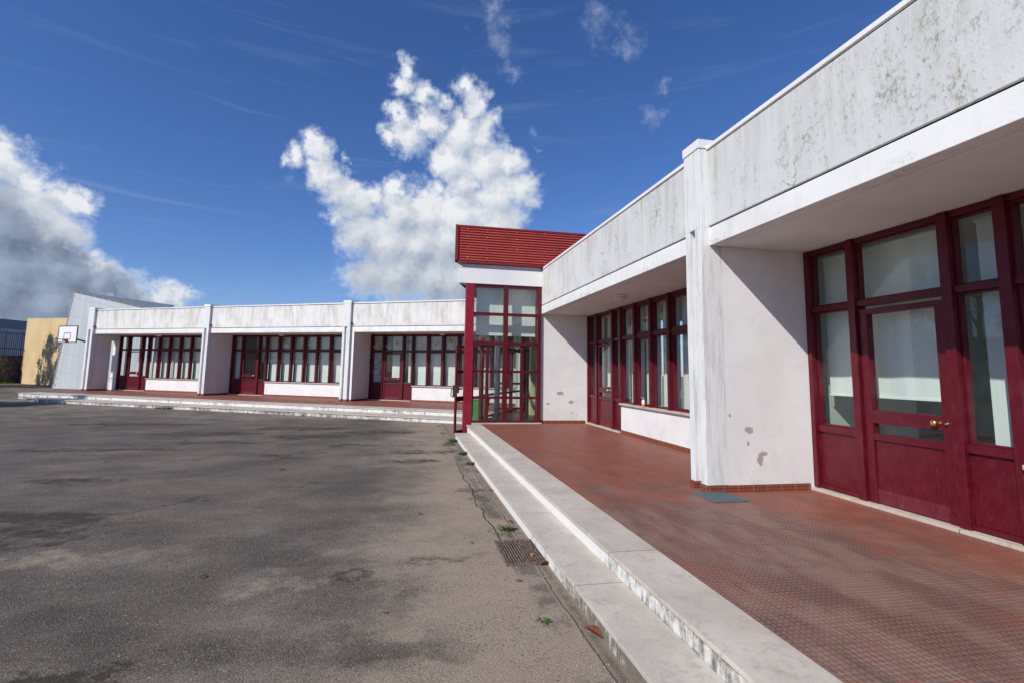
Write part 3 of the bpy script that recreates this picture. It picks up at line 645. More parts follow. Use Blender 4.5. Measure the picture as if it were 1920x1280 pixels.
for i in range(len(posts)-1):
    a, b_ = posts[i]+(.10 if i else 0), posts[i+1]
    lpane(lgl, a, b_, 3.185, 3.93); lpane(lgl, a, b_, 2.345, 3.10)
    if i != 0: lpane(lgl, a, b_, .09, 2.24)
# white band, recess and corrugated box above
def outline(off_f, off_l, xr, back=6.6):
    """footprint grown off_f to the front and off_l to the left"""
    yf = 14.15-off_f; pl = C0+DN*off_l
    t = (yf-pl.y)/DL.y; a = pl+DL*t; b_ = pl+DL*back
    return [(a.x-1.67, a.y-14.15), (xr-1.67, yf-14.15), (xr-1.67, 22-14.15), (b_.x-1.67, b_.y-14.15)]
def left_edge(off_f, x_at): # offset so that the front-left corner lands on x_at
    yf = 14.15-off_f; return (DL.y*(C0.x-x_at)-DL.x*(C0.y-yf))/(-DN.x*DL.y+DN.y*DL.x)
o1 = left_edge(.06, 1.42); o2 = left_edge(.14, 1.30); o3 = left_edge(.04, 1.44)
MB().prism(outline(.06, o1, 3.946), 4.015, 4.475).build('white_band', M_band, HALL, bevel=.006)
MB().prism(outline(-.02, o1-.06, 3.946), 4.477, 4.598).build('recessed_strip', M_galv, HALL)
MB().prism(outline(.10, o2-.04, 9.0), 4.64, 5.68).build('attic_core', M_cladtrim, HALL)
# corrugated sheets: real profile on the front and the left
def corr(ax, ay, bx, by, z0, z1, n=13, depth=.050):
    a = Vector((ax, ay)); b_ = Vector((bx, by)); d = (b_-a).normalized(); nn = Vector((d.y, -d.x)); mb = MB(); prof = []
    p = (z1-z0)/n
    for k in range(n):
        z = z0+k*p; prof += [(z+p*.0, 0), (z+p*.30, 0), (z+p*.38, depth), (z+p*.80, depth*.75), (z+p*.99, 0.0)]
    pts = [(a+nn*h, b_+nn*h, z) for z, h in prof]; base = len(mb.v)
    for q, r_, z in pts: mb.v += [(q.x, q.y, z), (r_.x, r_.y, z)]
    for k in range(len(pts)-1): mb.f.append([2*k, 2*k+1, 2*k+3, 2*k+2])
    return mb
oc = outline(.104, o2-.036, 9.0)
mb = corr(oc[0][0]+.06, oc[0][1], oc[1][0], oc[1][1], 4.655, 5.655); cf = mb.build('corrugated_cladding', M_clad, HALL)
mb = corr(oc[3][0], oc[3][1], oc[0][0]+.03, oc[0][1]+.06, 4.655, 5.655); mb.build('corrugated_cladding', M_clad, HALL)
sc = MB()
for x_ in (1.66, 2.24, 3.13, 4.0, 4.9, 5.8):
    for z_ in (4.75, 5.06, 5.38, 5.60):
        sc.lathe([(.0, 0), (.010, 0), (.010, .006), (.0, .010)], 6)
        n_ = 24; vs = sc.v[-n_:]; Mx = Matrix.Translation((x_-1.67, oc[0][1]-.048, z_)) @ Matrix.Rotation(rad(90), 4, 'X')
        sc.v[-n_:] = [tuple(Mx @ Vector(q)) for q in vs]
sc.build('screws', M_steel, HALL)['kind'] = 'stuff'
o_out = outline(.16, o2, 9.02)
tm = MB(); A0 = o_out[0]
tm.prism([A0, (A0[0]+.085, A0[1]), (A0[0]+.085, A0[1]+.05), (A0[0]+.03, A0[1]+.05)], 4.598, 5.715)
tm.prism(outline(.160, o2-.004, 9.01)[:4], 4.599, 4.653); tm.prism(outline(.158, o2-.003, 9.012)[:4], 5.657, 5.712)
tm.build('cladding_trim', M_cladtrim, HALL)
# interior of the hall
mb = MB(); mb.prism([(.02, .02), (5.9, .02), (5.9, 7.6), (3.4, 6.1), (.02+DL.x*.25, DL.y*.25)], -.28, -.002)
mb.build('hall_floor', plain('dark hall floor', (.07, .045, .035), .35, 0, .2, 4), HALL)
mb = MB(); hb(mb, 7.2, 7.4, 14.3, 22, 0, 4); hb(mb, 3.97, 7.198, 14.26, 14.40, 0, 4.0); hb(mb, 4.75, 7.198, 20.9, 21.1, 0, 3.98); mb.build('hall_wall', M_room, HALL)
MB().prism([(.30, .12), (5.7, .12), (5.7, 7.8), (3.6, 6.6)], 3.985, 4.012).build('hall_ceiling', M_soffit, HALL)
mb = MB(); mb.tube([(2.80-1.67, 15.1-14.15, 0), (2.80-1.67, 15.1-14.15, 3.98)], .075, 20); mb.build('hall_pillar', M_galv, HALL, smooth=True)
mb = MB(); hb(mb, 4.35, 4.62, 16.9, 17.17, 0, 3.98); mb.build('hall_pillar', plain('cream paint', (.62, .56, .33), .6), HALL)
mb = MB()       # inner glazed screen with dark red mullions
for k in range(7):
    x_ = 3.5+k*.5; hb(mb, x_, x_+.07, 18.6, 18.68, 0, 2.35)
for z_ in (.05, 1.0, 2.28): hb(mb, 3.57, 6.5, 18.605, 18.675, z_, z_+.08)
mb.build('inner_screen', M_red, HALL)
for xa, xb in ((2.02, 2.84), (2.93, 3.84)):
    b0 = blind_mesh(xa-1.67, xb-1.67, .33, 2.56, 3.93, int(xa*10)); b0.build('blind', M_blind, HALL)
# open door leaf folded back against the left face
leaf = MB(); H = Vector((2.03, 14.93)); Ed = Vector((1.41, 14.02)); dd = (Ed-H); LL = dd.length; an = math.atan2(dd.y, dd.x)
frame_rect(leaf, 0, LL, -.025, .025, -.28, 2.21, .075, .09); leaf.box(.075, LL-.075, -.022, .022, .62, .76); leaf.box(.075, LL-.075, -.022, .022, 1.42, 1.50)
leaf.xf(Matrix.Translation((H.x-1.67, H.y-14.15, 0)) @ Matrix.Rotation(an, 4, 'Z'))
lo = leaf.build('open_door', M_red, HALL, bevel=.004)
pp = MB().poly([(.07, 0, -.2), (LL-.07, 0, -.2), (LL-.07, 0, 2.14), (.07, 0, 2.14)]); pp.xf(Matrix.Translation((H.x-1.67, H.y-14.15, 0)) @ Matrix.Rotation(an, 4, 'Z')); pp.build('pane', M_glass, lo)
hd = MB(); hd.box(LL-.07, LL+.005, .026, .085, .86, 1.06); hd.box(LL-.065, LL+.0, -.085, -.026, .74, 1.08); hd.tube([(LL-.04, -.085, .98), (LL-.04, -.14, .96), (LL-.02, -.15, .78), (LL-.03, -.10, .74)], .014, 8); hd.box(LL-.22, LL-.05, .07, .095, .95, .975)
hd.xf(Matrix.Translation((H.x-1.67, H.y-14.15, 0)) @ Matrix.Rotation(an, 4, 'Z')); hd.build('handle', M_black, lo, bevel=.003)

# ------------------------------------------------------------------ ceiling lamps
def lamp(loc, label):
    r = empty('ceiling_lamp', loc, 0, label=label, cat='lamp', group='ceiling lamps under the soffits')
    MB().lathe([(0, 0), (.145, 0), (.165, -.02), (.165, -.045), (.15, -.055), (0, -.055)], 32).build('lamp_base', M_band, r, smooth=True)
    MB().lathe([(.148, -.0552), (.138, -.085), (.105, -.115), (.06, -.132), (0, -.137)], 32).build('diffuser', M_opal, r, smooth=True)
M_opal = plain('opal glass', (.62, .60, .54), .25, 0, .06)
lamp((4.60, 10.08, 3.2), 'round dome lamp under the soffit of the near right wing')
for u_, nm in ((15.77, 'leftmost of the three dome lamps under the far wing soffit'), (7.45, 'middle one of the three dome lamps under the far wing soffit'), (-1.43, 'dome lamp under the far wing soffit nearest the red post')):
    p = LW(u_, -.72, 3.2); lamp(p, nm)

# ------------------------------------------------------------------ butterfly stickers on the far wing glass
def butterfly(u_, z_, size, rot, cols, label):
    c = LW(u_, -(MY+.108), z_)
    r = empty('butterfly_sticker', c, RZL, label=label, cat='sticker', group='butterfly stickers on the far wing windows')
    wing = [(0, 0), (.12, .30), (.42, .62), (.62, .60), (.64, .38), (.42, .10), (.50, -.12), (.44, -.36), (.24, -.46), (.06, -.22)]
    for sgn, col in ((-1, cols[0]), (1, cols[1])):
        cr, sr = math.cos(rot), math.sin(rot)
        p = [((x*sgn*cr-z*sr)*size, 0, (x*sgn*sr+z*cr)*size) for x, z in wing]
        mb = MB(); mb.poly([(a, -.001, b_) for a, _, b_ in p]); mb.poly([(a, .001, b_) for a, _, b_ in p], True)
        n_ = len(p)
        for k in range(n_): mb.f.append([k, (k+1) % n_, n_+(k+1) % n_, n_+k])
        mb.build('wing', PC[col], r)
        q = [(x*.55+.12*size*sgn, -.0022, z*.55+.02) for x, _, z in p]; MB().poly(q).build('wing_spot', PC[cols[2]], r)
PC = {k: plain('printed '+k, c, .4, 0, .15, 40) for k, c in dict(white=(.62, .60, .55), pink=(.55, .36, .32), yellow=(.62, .45, .12), blue=(.18, .40, .46), lilac=(.46, .40, .52), tan=(.50, .38, .26), brown=(.22, .08, .05)).items()}
for a in ((2.53, 2.58, .24, .5, ('pink', 'white', 'yellow'), 'white and pink butterfly sticker on the top pane left of the door'),
          (1.81, 2.59, .24, .35, ('pink', 'white', 'tan'), 'pale butterfly sticker low in the pane over the door'),
          (1.36, 2.76, .24, -.45, ('tan', 'white', 'yellow'), 'tan and white butterfly sticker at the upper right of the pane over the door'),
          (.79, 2.83, .24, .6, ('pink', 'blue', 'brown'), 'pink and blue butterfly sticker on the narrow top pane'),
          (.15, 2.65, .26, -.35, ('white', 'white', 'white'), 'plain white butterfly sticker on the first window top pane'),
          (-.75, 2.76, .25, .4, ('yellow', 'white', 'pink'), 'yellow and white butterfly sticker on the second window top pane'),
          (-1.48, 2.89, .25, -.4, ('tan', 'yellow', 'brown'), 'tan and yellow butterfly sticker above the light blue one'),
          (-1.66, 2.65, .25, -.9, ('blue', 'blue', 'white'), 'light blue butterfly sticker near the open red door leaf'),
          (2.46, 1.90, .26, -.35, ('white', 'lilac', 'lilac'), 'upper white butterfly sticker on the tall pane left of the door'),
          (2.29, 1.63, .12, .9, ('blue', 'blue', 'white'), 'small turquoise butterfly sticker half behind the door post'),
          (2.43, 1.34, .26, .6, ('lilac', 'lilac', 'white'), 'lilac butterfly sticker lowest on the tall pane')): butterfly(*a)

# ------------------------------------------------------------------ basketball hoop on the end of the far wing
HP = empty('basketball_hoop', LW(20.36, -1.2, 0), RZL, label='basketball hoop with white board and orange rim at the end of the far wing', cat='basketball hoop')
# local x = -B direction, y = inward; board centre at u=21.42, n=.3
bx, by, bz = -(21.42-20.36), -(1.5), 3.155
M_board = plain('white board', (.80, .80, .80), .4, 0, .04); M_line = plain('black line', (.02, .02, .02), .5); M_orange = plain('orange steel', (.36, .07, .02), .45)
w2, h2 = .76, .47
MB().box(bx-w2, bx+w2, by, by+.035, bz-h2, bz+h2).build('backboard', M_board, HP, bevel=.004)
mb = MB(); frame_rect(mb, bx-w2-.012, bx+w2+.012, by-.004, by+.04, bz-h2-.012, bz+h2+.012, .045)
frame_rect(mb, bx-.30, bx+.28, by-.004, by-.0005, bz-.30, bz+.08, .035)
mb.build('backboard_lines', M_line, HP)
mb = MB(); rz_ = bz-.31; cx_, cy_ = bx-.02, by-.39
mb.tube([(cx_+.225*math.cos(t), cy_+.225*math.sin(t), rz_) for t in [2*math.pi*k/28 for k in range(29)]], .014, 8, False)
mb.box(cx_-.10, cx_+.10, by-.17, by-.004, rz_-.10, rz_+.02); mb.build('rim', M_orange, HP, smooth=False)
mb = MB()
for k in range(12):
    a = 2*math.pi*k/12; pr = []
    for j in range(6):
        t = j/5; aa = a+(.26 if j % 2 else 0); rr_ = .22*(1-.45*t); pr.append((cx_+rr_*math.cos(aa), cy_+rr_*math.sin(aa), rz_-.40*t))
    mb.tube(pr, .003, 4)
mb.build('net', M_board, HP)
mb = MB(); mb.tube([(bx+.05, by+.04, bz-.15), (0, -.35, bz-.62), (.02, -.25, bz-.62)], .045, 8); mb.tube([(0, -.35, bz-.66), (.02, -.28, bz-1.05)], .04, 8); mb.build('support_arm', M_navy, HP)

# ------------------------------------------------------------------ far buildings and boundary
def lpt(u_, n_): p = O+B*u_+Nv*n_; return (p.x, p.y)
HB = empty('sports_hall', (*lpt(31.57, -5.348), -.304), RZL, label='tall pale grey sports hall with slanting wall behind the far wing', cat='building')
def mat_hall():
    mt, g = newmat('pale grey panels'); rot = g.node('VectorRotate', {'Vector': g.node('TexCoord').outputs['Object'], 'Angle': rad(-11)}, rotation_type='Y_AXIS').outputs[0]
    x, y, z = g.sep(rot); n = g.noise(g.pos, .8, 5); st = g.noise(g.v('MULTIPLY', g.pos, (1, 1, .06)), 3, 4)
    seam = g.mr(g.m('ABSOLUTE', g.m('SUBTRACT', g.m('FRACT', g.m('DIVIDE', z, 1.35)), .5)), .482, .496)
    c = g.mix(g.mr(st, .35, .7), (.51, .535, .55), (.44, .465, .485)); c = g.mix(g.mul(seam, .45), c, (.22, .25, .27))
    principled(g, c, .6, bump=g.mul(seam, -1.), bstr=.3, bdist=.02); return mt
M_hallw = mat_hall()
# local x along -B from the bottom left corner, y inward
tl = (31.57-30.42, 6.718+.304); tr_ = (31.57-23.785, 5.476+.304)
sl = (tr_[1]-tl[1])/(tr_[0]-tl[0]); xe = 9.6; ze = tl[1]+sl*(xe-tl[0])
mb = MB(); prof = [(0, 0), (xe, 0), (xe, ze), tl]
mb.v = [(x, 0, z) for x, z in prof]+[(x, .5, z) for x, z in prof]
mb.f = [[0, 1, 2, 3], [7, 6, 5, 4], [0, 4, 5, 1], [1, 5, 6, 2], [2, 6, 7, 3], [3, 7, 4, 0]]
mb.build('wall', M_hallw, HB)
def hloc(u_, n_, z_): return (31.57-u_, -(n_+5.348), z_+.304)
A_, B_ = hloc(30.42, -5.348, 6.74), hloc(21.97, -5.348, 6.718+sl*(31.57-21.97-tl[0])+.02)
C_, D_ = hloc(34.83, -17, 7.312), hloc(49.25, -17, 9.114)
mt_roof, g = newmat('ribbed roof sheet'); tx = g.sep(g.node('TexCoord').outputs['Object'])[1]
rb = g.mr(g.m('FRACT', g.mul(tx, 1.1)), .4, .6); principled(g, g.mix(rb, (.17, .18, .19), (.27, .285, .30)), .5, bump=rb, bstr=.5, bdist=.05)
mb = MB(); mb.v = [A_, B_, C_, D_]+[(p[0], p[1], p[2]+.12) for p in (A_, B_, C_, D_)]
mb.f = [[3, 2, 1, 0], [4, 5, 6, 7], [0, 1, 5, 4], [1, 2, 6, 5], [2, 3, 7, 6], [3, 0, 4, 7]]; mb.build('roof', mt_roof, HB)
mb = MB(); mb.tube([(0, -.02, 0), (tl[0], -.02, tl[1])], .03, 6); mb.build('corner_trim', M_galv, HB)

def mat_yellow():
    mt, g = newmat('yellow ochre plaster'); n = g.noise(g.pos, .7, 6); st = g.noise(g.v('MULTIPLY', g.pos, (1, 1, .08)), 2, 4)
    c = g.mix(g.mr(n, .3, .7), (.66, .50, .27), (.58, .43, .23)); c = g.mix(g.mul(g.mr(st, .55, .75), .25), c, (.40, .30, .18))
    wv = g.v('ADD', g.pos, g.v('SCALE', g.v('SUBTRACT', g.noise(g.pos, 1.2, 5, .7, out=1), (.5, .5, .5)), 1.2)); x, y, z = g.sep(wv)
    ck = g.mul(g.mr(g.m('ABSOLUTE', g.m('SUBTRACT', z, 3.3)), .045, .01), g.mr(g.m('ABSOLUTE', g.m('ADD', x, 28.6)), 2.0, 1.6))
    c = g.mix(g.mul(ck, .8), c, (.20, .14, .08)); principled(g, c, .85, bump=n, bstr=.2, bdist=.02, spec=.2); return mt
YA, YB = Vector((-33.57, 51.42)), Vector((-23.2, 42.6)); yd = (YB-YA).normalized(); yn = Vector((-yd.y, yd.x))*-1
if yn.dot(-YA) < 0: yn = -yn
bk = -yn*6
mb = MB(); P = [YA, YB, YB+bk, YA+bk]; zt = [5.44, 5.02, 5.02, 5.44]
mb.hull8([(p.x, p.y, -.31) for p in P]+[(p.x, p.y, z_) for p, z_ in zip(P, zt)])
YH = mb.build('storage_building', mat_yellow()); tag(YH, 'yellow plastered building with a cracked wall and tree shadow left of the grey hall', 'building')
# boundary wall with railing
wd = Vector((.301, .954)); Wp = Vector((-34.7, 50.7)); wn = Vector((.954, -.301))
def wq(mb, s0, s1, n0, n1, z0, z1):
    pts = [Wp+wd*s0+wn*n1, Wp+wd*s1+wn*n1, Wp+wd*s1+wn*n0, Wp+wd*s0+wn*n0]; return mb.prism([(p.x, p.y) for p in pts], z0, z1)
FW = empty('boundary_wall', (0, 0, 0), 0, label='dark stone boundary wall topped by a black railing at the far left', cat='wall')
mt_st, g = newmat('dark rubble wall'); n = g.noise(g.pos, 3, 6, .65); principled(g, g.mix(g.mr(n, .35, .7), (.05, .045, .045), (.16, .15, .15)), .9, bump=n, bstr=.6, bdist=.05)
wq(wq(MB(), -46, -9, -.3, 0, -.31, 2.15), -.7, 9, -.3, 0, -.31, 2.15).build('wall', mt_st, FW)
mb = MB(); s_ = -46.
while s_ < 9:
    if -9 < s_ < -.7: s_ += .17; continue
    c = Wp+wd*s_; t_ = .03 if int((s_+46)/.17) % 8 else .06
    mb.box(c.x-t_/2-.1, c.x+t_/2-.1, c.y-t_/2, c.y+t_/2, 2.15, 4.28); s_ += .17

for sa_, sb_ in ((-46, -9), (-.7, 9)): wq(mb, sa_, sb_, -.13, -.09, 2.72, 2.78); wq(mb, sa_, sb_, -.13, -.09, 4.02, 4.07)
mb.build('railing', M_line, FW)
mb = MB(); rnd = random.Random(3)
for k in range(9000):
    s_ = rnd.uniform(-40, 8); n_ = rnd.uniform(.0, 1.0); c = Wp+wd*s_+wn*n_; h_ = rnd.uniform(.08, .32)*(1.1-n_*.5); a = rnd.uniform(0, 6.28); w_ = .05
    mb.v += [(c.x-math.cos(a)*w_, c.y-math.sin(a)*w_, -.31), (c.x+math.cos(a)*w_, c.y+math.sin(a)*w_, -.31), (c.x+rnd.uniform(-.1, .1), c.y+rnd.uniform(-.1, .1), -.31+h_)]; i = len(mb.v); mb.f.append([i-3, i-2, i-1])
tag(mb.build('grass', M_grass), label='strip of short grass along the foot of the dark boundary wall', cat='grass', kind='stuff')
mt_w, g = newmat('blue grey ribbed cladding'); q = g.m('FRACT', g.mul(g.v('DOT_PRODUCT', g.pos, (.301, .954, 0), out=1), 3.)); rb = g.mr(q, .4, .6)
zz_ = g.sep(g.pos)[2]
principled(g, g.mix(g.mr(zz_, 4.72, 4.76), g.mix(rb, (.50, .56, .61), (.58, .64, .69)), g.mix(rb, (.22, .26, .31), (.26, .305, .36))), .5, bump=rb, bstr=.3, bdist=.03)
mb = MB(); Pw = Wp+wn*-5; pts = [Pw+wd*-30, Pw+wd*26, Pw+wd*26+wn*-20, Pw+wd*-30+wn*-20]; mb.prism([(p.x, p.y) for p in pts], -.31, 5.66)
WH = mb.build('warehouse', mt_w); tag(WH, 'blue-grey metal warehouse behind the railing at the far left', 'building')

# ------------------------------------------------------------------ trees (left of the frame: they throw shadows and show in the glass)
def tree(base, H_, crown_c, crown_r, nleaf, seed, label, leafs=.11, limbs=9, bare=False, lean=(0, 0)):
    rnd = random.Random(seed); r = empty('tree', base, 0, label=label, cat='tree')
    mb = MB(); top = Vector((lean[0], lean[1], H_)); tr0 = H_*.022+.06
    tp = [Vector((0, 0, -.1)), Vector((.05, .03, H_*.3)), Vector((lean[0]*.5, lean[1]*.5, H_*.6)), top]
    mb.tube(tp, [tr0*1.3, tr0, tr0*.7, tr0*.2], 9)
    ends = []
    def grow(p, d, ln, rr, depth):
        pts = [p]; q = p.copy(); dd_ = d.copy()
        for k in range(4):
            dd_ = (dd_+Vector((rnd.gauss(0, .16), rnd.gauss(0, .16), rnd.gauss(.06, .12)))).normalized(); q = q+dd_*ln/4; pts.append(q.copy())
        mb.tube(pts, [rr, rr*.85, rr*.65, rr*.5, rr*.35], 5 if depth else 6); ends.append(q)
        if depth < (4 if bare else 2):
            for k in range(3 if bare else 3):
                i = rnd.randint(2, 4); nd = (dd_+Vector((rnd.gauss(0, .6), rnd.gauss(0, .6), rnd.gauss(.15, .4)))).normalized(); grow(pts[i], nd, ln*rnd.uniform(.5, .8), rr*.5, depth+1)
    for k in range(limbs):
        t = rnd.uniform(.32, .92); p = Vector((lean[0]*t*t, lean[1]*t*t, H_*t)); a = k*2.4+rnd.uniform(-.4, .4)
        grow(p, Vector((math.cos(a), math.sin(a), rnd.uniform(.3, .9))).normalized(), crown_r[0]*rnd.uniform(.6, 1.)*(1.15-t*.5), tr0*.42, 0)
    mb.build('trunk', M_bark, r)
    if bare: return
    lf_ = MB(); cl = []
    for k in range(150):
        while True:
            v_ = Vector((rnd.uniform(-1, 1), rnd.uniform(-1, 1), rnd.uniform(-1, 1)))
            if .25 < v_.length < 1: break
        cl.append((Vector(crown_c)+Vector((v_.x*crown_r[0], v_.y*crown_r[1], v_.z*crown_r[2])), rnd.uniform(.25, .6)))
    cl += [(e, .4) for e in ends[::2]]
    for k in range(nleaf):
        c, rr = rnd.choice(cl); p = c+Vector((rnd.gauss(0, .45), rnd.gauss(0, .45), rnd.gauss(0, .5)))*rr
        a = Vector((rnd.gauss(0, 1), rnd.gauss(0, 1), rnd.gauss(0, 1))).normalized(); b_ = a.orthogonal().normalized(); s_ = leafs*rnd.uniform(.6, 1.3)
        i = len(lf_.v); lf_.v += [tuple(p-a*s_), tuple(p+b_*s_*.45), tuple(p+a*s_), tuple(p-b_*s_*.45)]; lf_.f.append([i, i+1, i+2, i+3])
    lf_.build('crown', M_leaf, r)
tree((-34.9, 40.9, -.3), 9.6, (0, 0, 7.3), (4.7, 4.7, 2.7), 15000, 5, 'slender leafy tree whose shadow falls on the yellow wall', .13)
tree((-23.9, 20.2, -.3), 7.2, (0, 0, 6.0), (2.0, 2.6, 1.7), 8000, 8, 'broad leafy tree left of the yard whose shadow crosses the asphalt', .13)
tree((-33., 30.5, -.3), 9.5, (0, 0, 7), (4, 4, 3), 0, 11, 'bare branching tree beyond the left side of the yard', .1, 8, True)

# ------------------------------------------------------------------ small things
# rusty drain grate
DG = empty('drain_grate', (1.2, 4.98, -.304), 0, label='rusty slotted drain grate in the asphalt beside the lower step', cat='drain grate')
M_rust = plain('rusty iron', (.19, .135, .10), .75, .3, .5, 30, .4)
mb = MB(); frame_rect(mb.__class__() if False else mb, -.22, .22, 0, 0, 0, 0, .02) if False else None
for (a0, a1, b0, b1) in ((-.215, -.195, -.33, .33), (.175, .195, -.33, .33), (-.195, .175, -.33, -.31), (-.195, .175, .31, .33)): mb.box(a0, a1, b0, b1, .002, .016)
mb.build('frame', M_rust, DG); mb = MB()
for k in range(13): x_ = -.182+k*.0272; mb.box(x_, x_+.013, -.309, .309, .003, .013)
mb.build('grate_bars', M_rust, DG, bevel=.002)
MB().box(-.194, .174, -.309, .309, .0005, .0022).build('pit', M_dark, DG)
# perforated mat-like drain cover at the pier
DC = empty('drain_cover', (3.83, 5.59, 0), 0, label='small grey perforated drain cover in the red tiles at the foot of the pier', cat='drain cover')
M_mat = plain('grey blue rubber', (.10, .13, .145), .6)
mb = MB(); nx, ny = 10, 11; w_, h_ = .44, .44
for k in range(nx+1): x_ = -w_/2+w_*k/nx; mb.box(x_-.008, x_+.008, -h_/2, h_/2, .002, .010)
for k in range(ny+1): y_ = -h_/2+h_*k/ny; mb.box(-w_/2, w_/2, y_-.007, y_+.007, .0025, .0108)
mb.build('grid', M_mat, DC); MB().box(-w_/2, w_/2, -h_/2, h_/2, .0005, .0022).build('pit', M_dark, DC)
# wheelie bin seen through the hall glass
BN = empty('wheelie_bin', (2.50, 16.35, -.304), rad(-27.9), label='green wheelie bin behind the hall glass', cat='bin')
M_green = plain('green plastic', (.03, .19, .05), .45)
mb = MB(); mb.hull8([(-.17, -.2, .05), (.17, -.2, .05), (.17, .2, .05), (-.17, .2, .05), (-.235, -.25, .88), (.235, -.25, .88), (.235, .27, .88), (-.235, .27, .88)]); mb.box(-.25, .25, -.265, .285, .85, .882); mb.build('bin_body', M_green, BN, bevel=.012)
mb = MB(); mb.hull8([(-.25, -.27, .884), (.25, -.27, .884), (.25, .29, .884), (-.25, .29, .884), (-.20, -.22, .95), (.20, -.22, .95), (.20, .26, .97), (-.20, .26, .97)]); mb.build('lid', M_green, BN, bevel=.01)
for s_ in (-1, 1): MB().tube([(s_*.19, .24, .09), (s_*.235, .24, .09)], .09, 18).build('wheel', M_black, BN)
MB().tube([(-.2, .33, .88), (.2, .33, .88)], .014, 8).build('handle', M_black, BN)
# sanitiser bottle on the near wing window sill
SB = empty('pump_bottle', (5.352, 10.52, .747), 0, label='small white pump bottle with orange label on the near window sill', cat='bottle')
MB().lathe([(0, 0), (.033, 0), (.036, .01), (.036, .125), (.028, .145), (.012, .152), (0, .153)], 20).build('bottle_body', plain('white plastic', (.75, .77, .75), .35), SB, smooth=True)
MB().lathe([(.0368, .015), (.0368, .075)], 20).build('paper_label', plain('orange label', (.75, .30, .02), .5), SB, smooth=True)
mb = MB(); mb.lathe([(0, .153), (.013, .153), (.013, .175), (.005, .178), (.005, .21), (0, .21)], 12); mb.tube([(0, 0, .207), (-.045, .01, .205), (-.055, .01, .197)], .006, 8); mb.build('pump', PC['white'], SB, smooth=True)
# weeds and fallen leaves
def weed(x, y, z, size, n, seed, label):
    rnd = random.Random(seed); mb = MB()
    for k in range(n):
        a = rnd.uniform(0, 6.28); ln = size*rnd.uniform(.5, 1.1); up = rnd.uniform(.25, .95); d = Vector((math.cos(a), math.sin(a), 0)); w = d.cross(Vector((0, 0, 1)))*size*.11; b0 = Vector((rnd.gauss(0, size*.3), rnd.gauss(0, size*.3), 0))
        p1 = b0+d*ln*.5+Vector((0, 0, ln*.45*up)); p2 = b0+d*ln+Vector((0, 0, ln*.35*up)); i = len(mb.v)
        mb.v += [tuple(b0-w*.3), tuple(b0+w*.3), tuple(p1+w), tuple(p1-w), tuple(p2)]; mb.f += [[i, i+1, i+2, i+3], [i+3, i+2, i+4]]
    o = mb.build('weed', M_weed); o.location = (x, y, z); tag(o, label, 'weed', 'weeds growing along the steps')
G0 = -.303
weed(1.26, 12.75, G0, .16, 60, 1, 'green weed at the front corner of the lower step by the red post')
weed(1.30, 10.80, G0, .15, 60, 2, 'tall clump of weeds against the lower step, second from the hall')
weed(1.30, 9.65, G0, .12, 40, 3, 'small clump of weeds against the lower step, third from the hall')
weed(1.20, 5.68, G0, .10, 46, 4, 'bright green weed on the asphalt just beyond the rusty grate')
weed(1.05, 3.61, G0, .05, 26, 5, 'small dark weed growing alone in the sandy asphalt')
weed(1.80, 14.0, -.15, .09, 26, 6, 'tuft of weeds at the foot of the hall glazing')
for i_, (u_, z_) in enumerate(((9.2, 0), (8.75, 0), (2.0, 0), (14.9, 0))):
    p = LW(u_-4*(i_ < 0), LS2+.08, G0); weed(p[0], p[1], p[2], (.16, .20, .12, .14)[i_], 40, 10+i_, ('small weed in the middle of the far steps foot, left of its twin', 'bushier weed at the foot of the far steps below the middle bay door', 'weed at the foot of the far steps near the hall', 'weed near the left end of the far steps foot')[i_])
M_dry = [plain('dry leaf '+k, c, .6, 0, .3, 60) for k, c in (('rust', (.15, .05, .022)), ('brown', (.13, .06, .03)), ('ochre', (.42, .24, .04)))]
def leafo(x, y, z, ln, rot, mi, label):
    mb = MB(); n = 7; L_, R_ = [], []
    for k in range(n+1):
        t = k/n; w = ln*.20*math.sin(math.pi*min(1, t*1.02))**.8; zc = .012+.03*ln*math.sin(t*3)*3; L_.append((ln*(t-.5), w, zc+.25*w)); R_.append((ln*(t-.5), -w, zc+.35*w))
    C_ = [(ln*(k/n-.5), 0, .008+.03*ln*math.sin(k/n*3)*3) for k in range(n+1)]
    mb.v = L_+C_+R_; 
    for k in range(n): mb.f += [[k, k+1, n+1+k+1, n+1+k], [n+1+k, n+1+k+1, 2*n+2+k+1, 2*n+2+k]]
    o = mb.build('fallen_leaf', M_dry[mi]); o.location = (x, y, z); o.rotation_euler = (0, 0, rot); tag(o, label, 'leaf', 'fallen leaves')
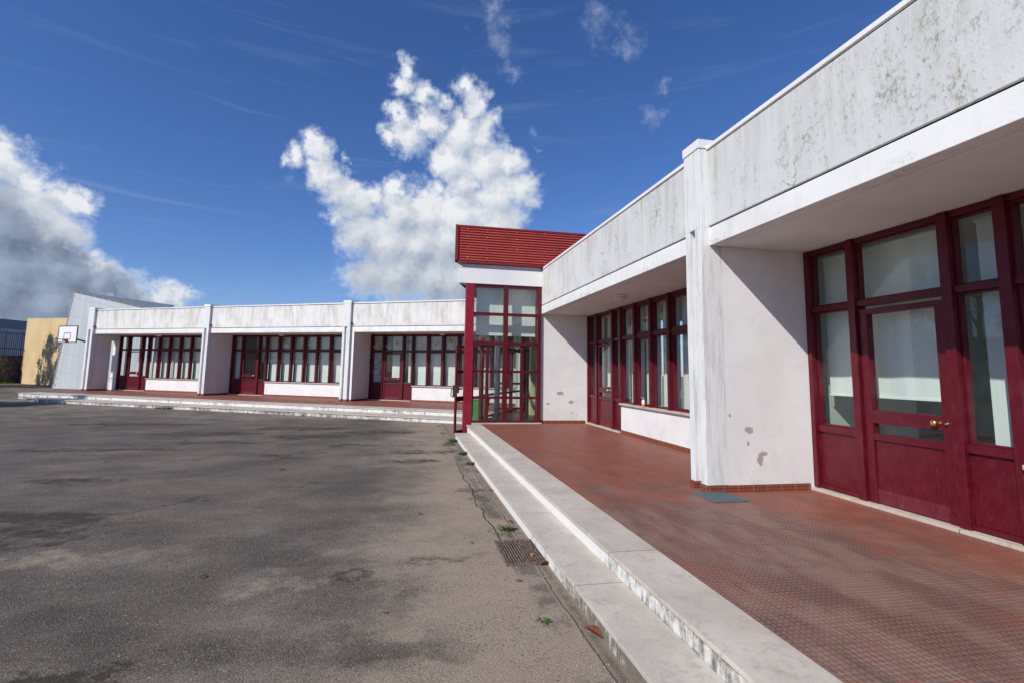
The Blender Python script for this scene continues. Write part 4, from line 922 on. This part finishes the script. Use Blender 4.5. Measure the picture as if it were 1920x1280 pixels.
for a in ((1.34, 3.40, G0, .19, 2.0, 0, 'large rust-brown fallen leaf at the foot of the lower step, nearest the camera'),
          (1.28, 4.86, G0, .10, 1.2, 2, 'yellow fallen leaf on the rusty grate'), (1.33, 4.62, G0+.012, .13, .2, 1, 'curled dark leaf at the near corner of the grate'),
          (1.18, 5.45, G0, .06, .8, 1, 'tiny brown leaf between the grate and the bright weed'), (1.30, 5.95, G0, .09, 2.2, 0, 'rust leaf against the lower step just past the bright weed'),
          (1.33, 7.5, G0, .10, .3, 0, 'reddish leaf lying halfway along the lower step foot'), (1.31, 8.9, G0, .09, 1.7, 0, 'reddish leaf near the third weed clump'),
          (-2.04, 9.4, G0, .12, .2, 0, 'orange-brown leaf alone in the middle of the yard'), (-1.61, 4.78, G0, .07, .9, 0, 'small red leaf in the left foreground asphalt'),
          (-4.36, 9.24, G0, .08, 1.2, 2, 'ochre leaf beside the dark damp patch at left'), (-.08, 3.91, G0, .05, 2.6, 1, 'small dark leaf in the near middle of the asphalt'),
          (1.02, 4.3, G0, .06, 2.9, 1, 'dark sliver of leaf on the sandy asphalt right of the pothole'), (.25, 6.4, G0, .07, .3, 1, 'dark leaf on pale sand in mid yard'),
          (.75, 5.3, G0, .05, 1.3, 1, 'tiny dark leaf left of the grate')): leafo(*a)
# loose grit
mb = MB(); rnd = random.Random(9)
for k in range(1500):
    x_ = rnd.uniform(-4, 1.35); y_ = 2.2+rnd.random()**1.6*12; s_ = rnd.uniform(.002, .007)
    if rnd.random() < .5: x_ = 1.34-abs(rnd.gauss(0, .2))
    i = len(mb.v); mb.v += [(x_+s_*rnd.uniform(.6, 1.3), y_, -.302), (x_, y_+s_, -.302), (x_-s_, y_, -.302), (x_, y_-s_*rnd.uniform(.6, 1.2), -.302), (x_, y_, -.302+s_*.9)]
    mb.f += [[i, i+1, i+4], [i+1, i+2, i+4], [i+2, i+3, i+4], [i+3, i, i+4]]
tag(mb.build('gravel', plain('pale grit', (.34, .31, .28), .8, 0, .3, 90)), label='loose grit scattered over the asphalt and along the step', cat='gravel', kind='stuff')
# desk inside the near classroom
DK_ = empty('classroom_desk', (6.9, 5.2, 0), rad(12), label='wooden classroom desk behind the near door glass', cat='desk')
MB().box(-.6, .6, -.3, .3, .72, .75).build('desk_top', M_wood, DK_, bevel=.004)
for sx, sy in ((-1, -1), (1, -1), (1, 1), (-1, 1)): MB().box(sx*.55-.02, sx*.55+.02, sy*.26-.02, sy*.26+.02, 0, .72).build('leg', M_black, DK_)
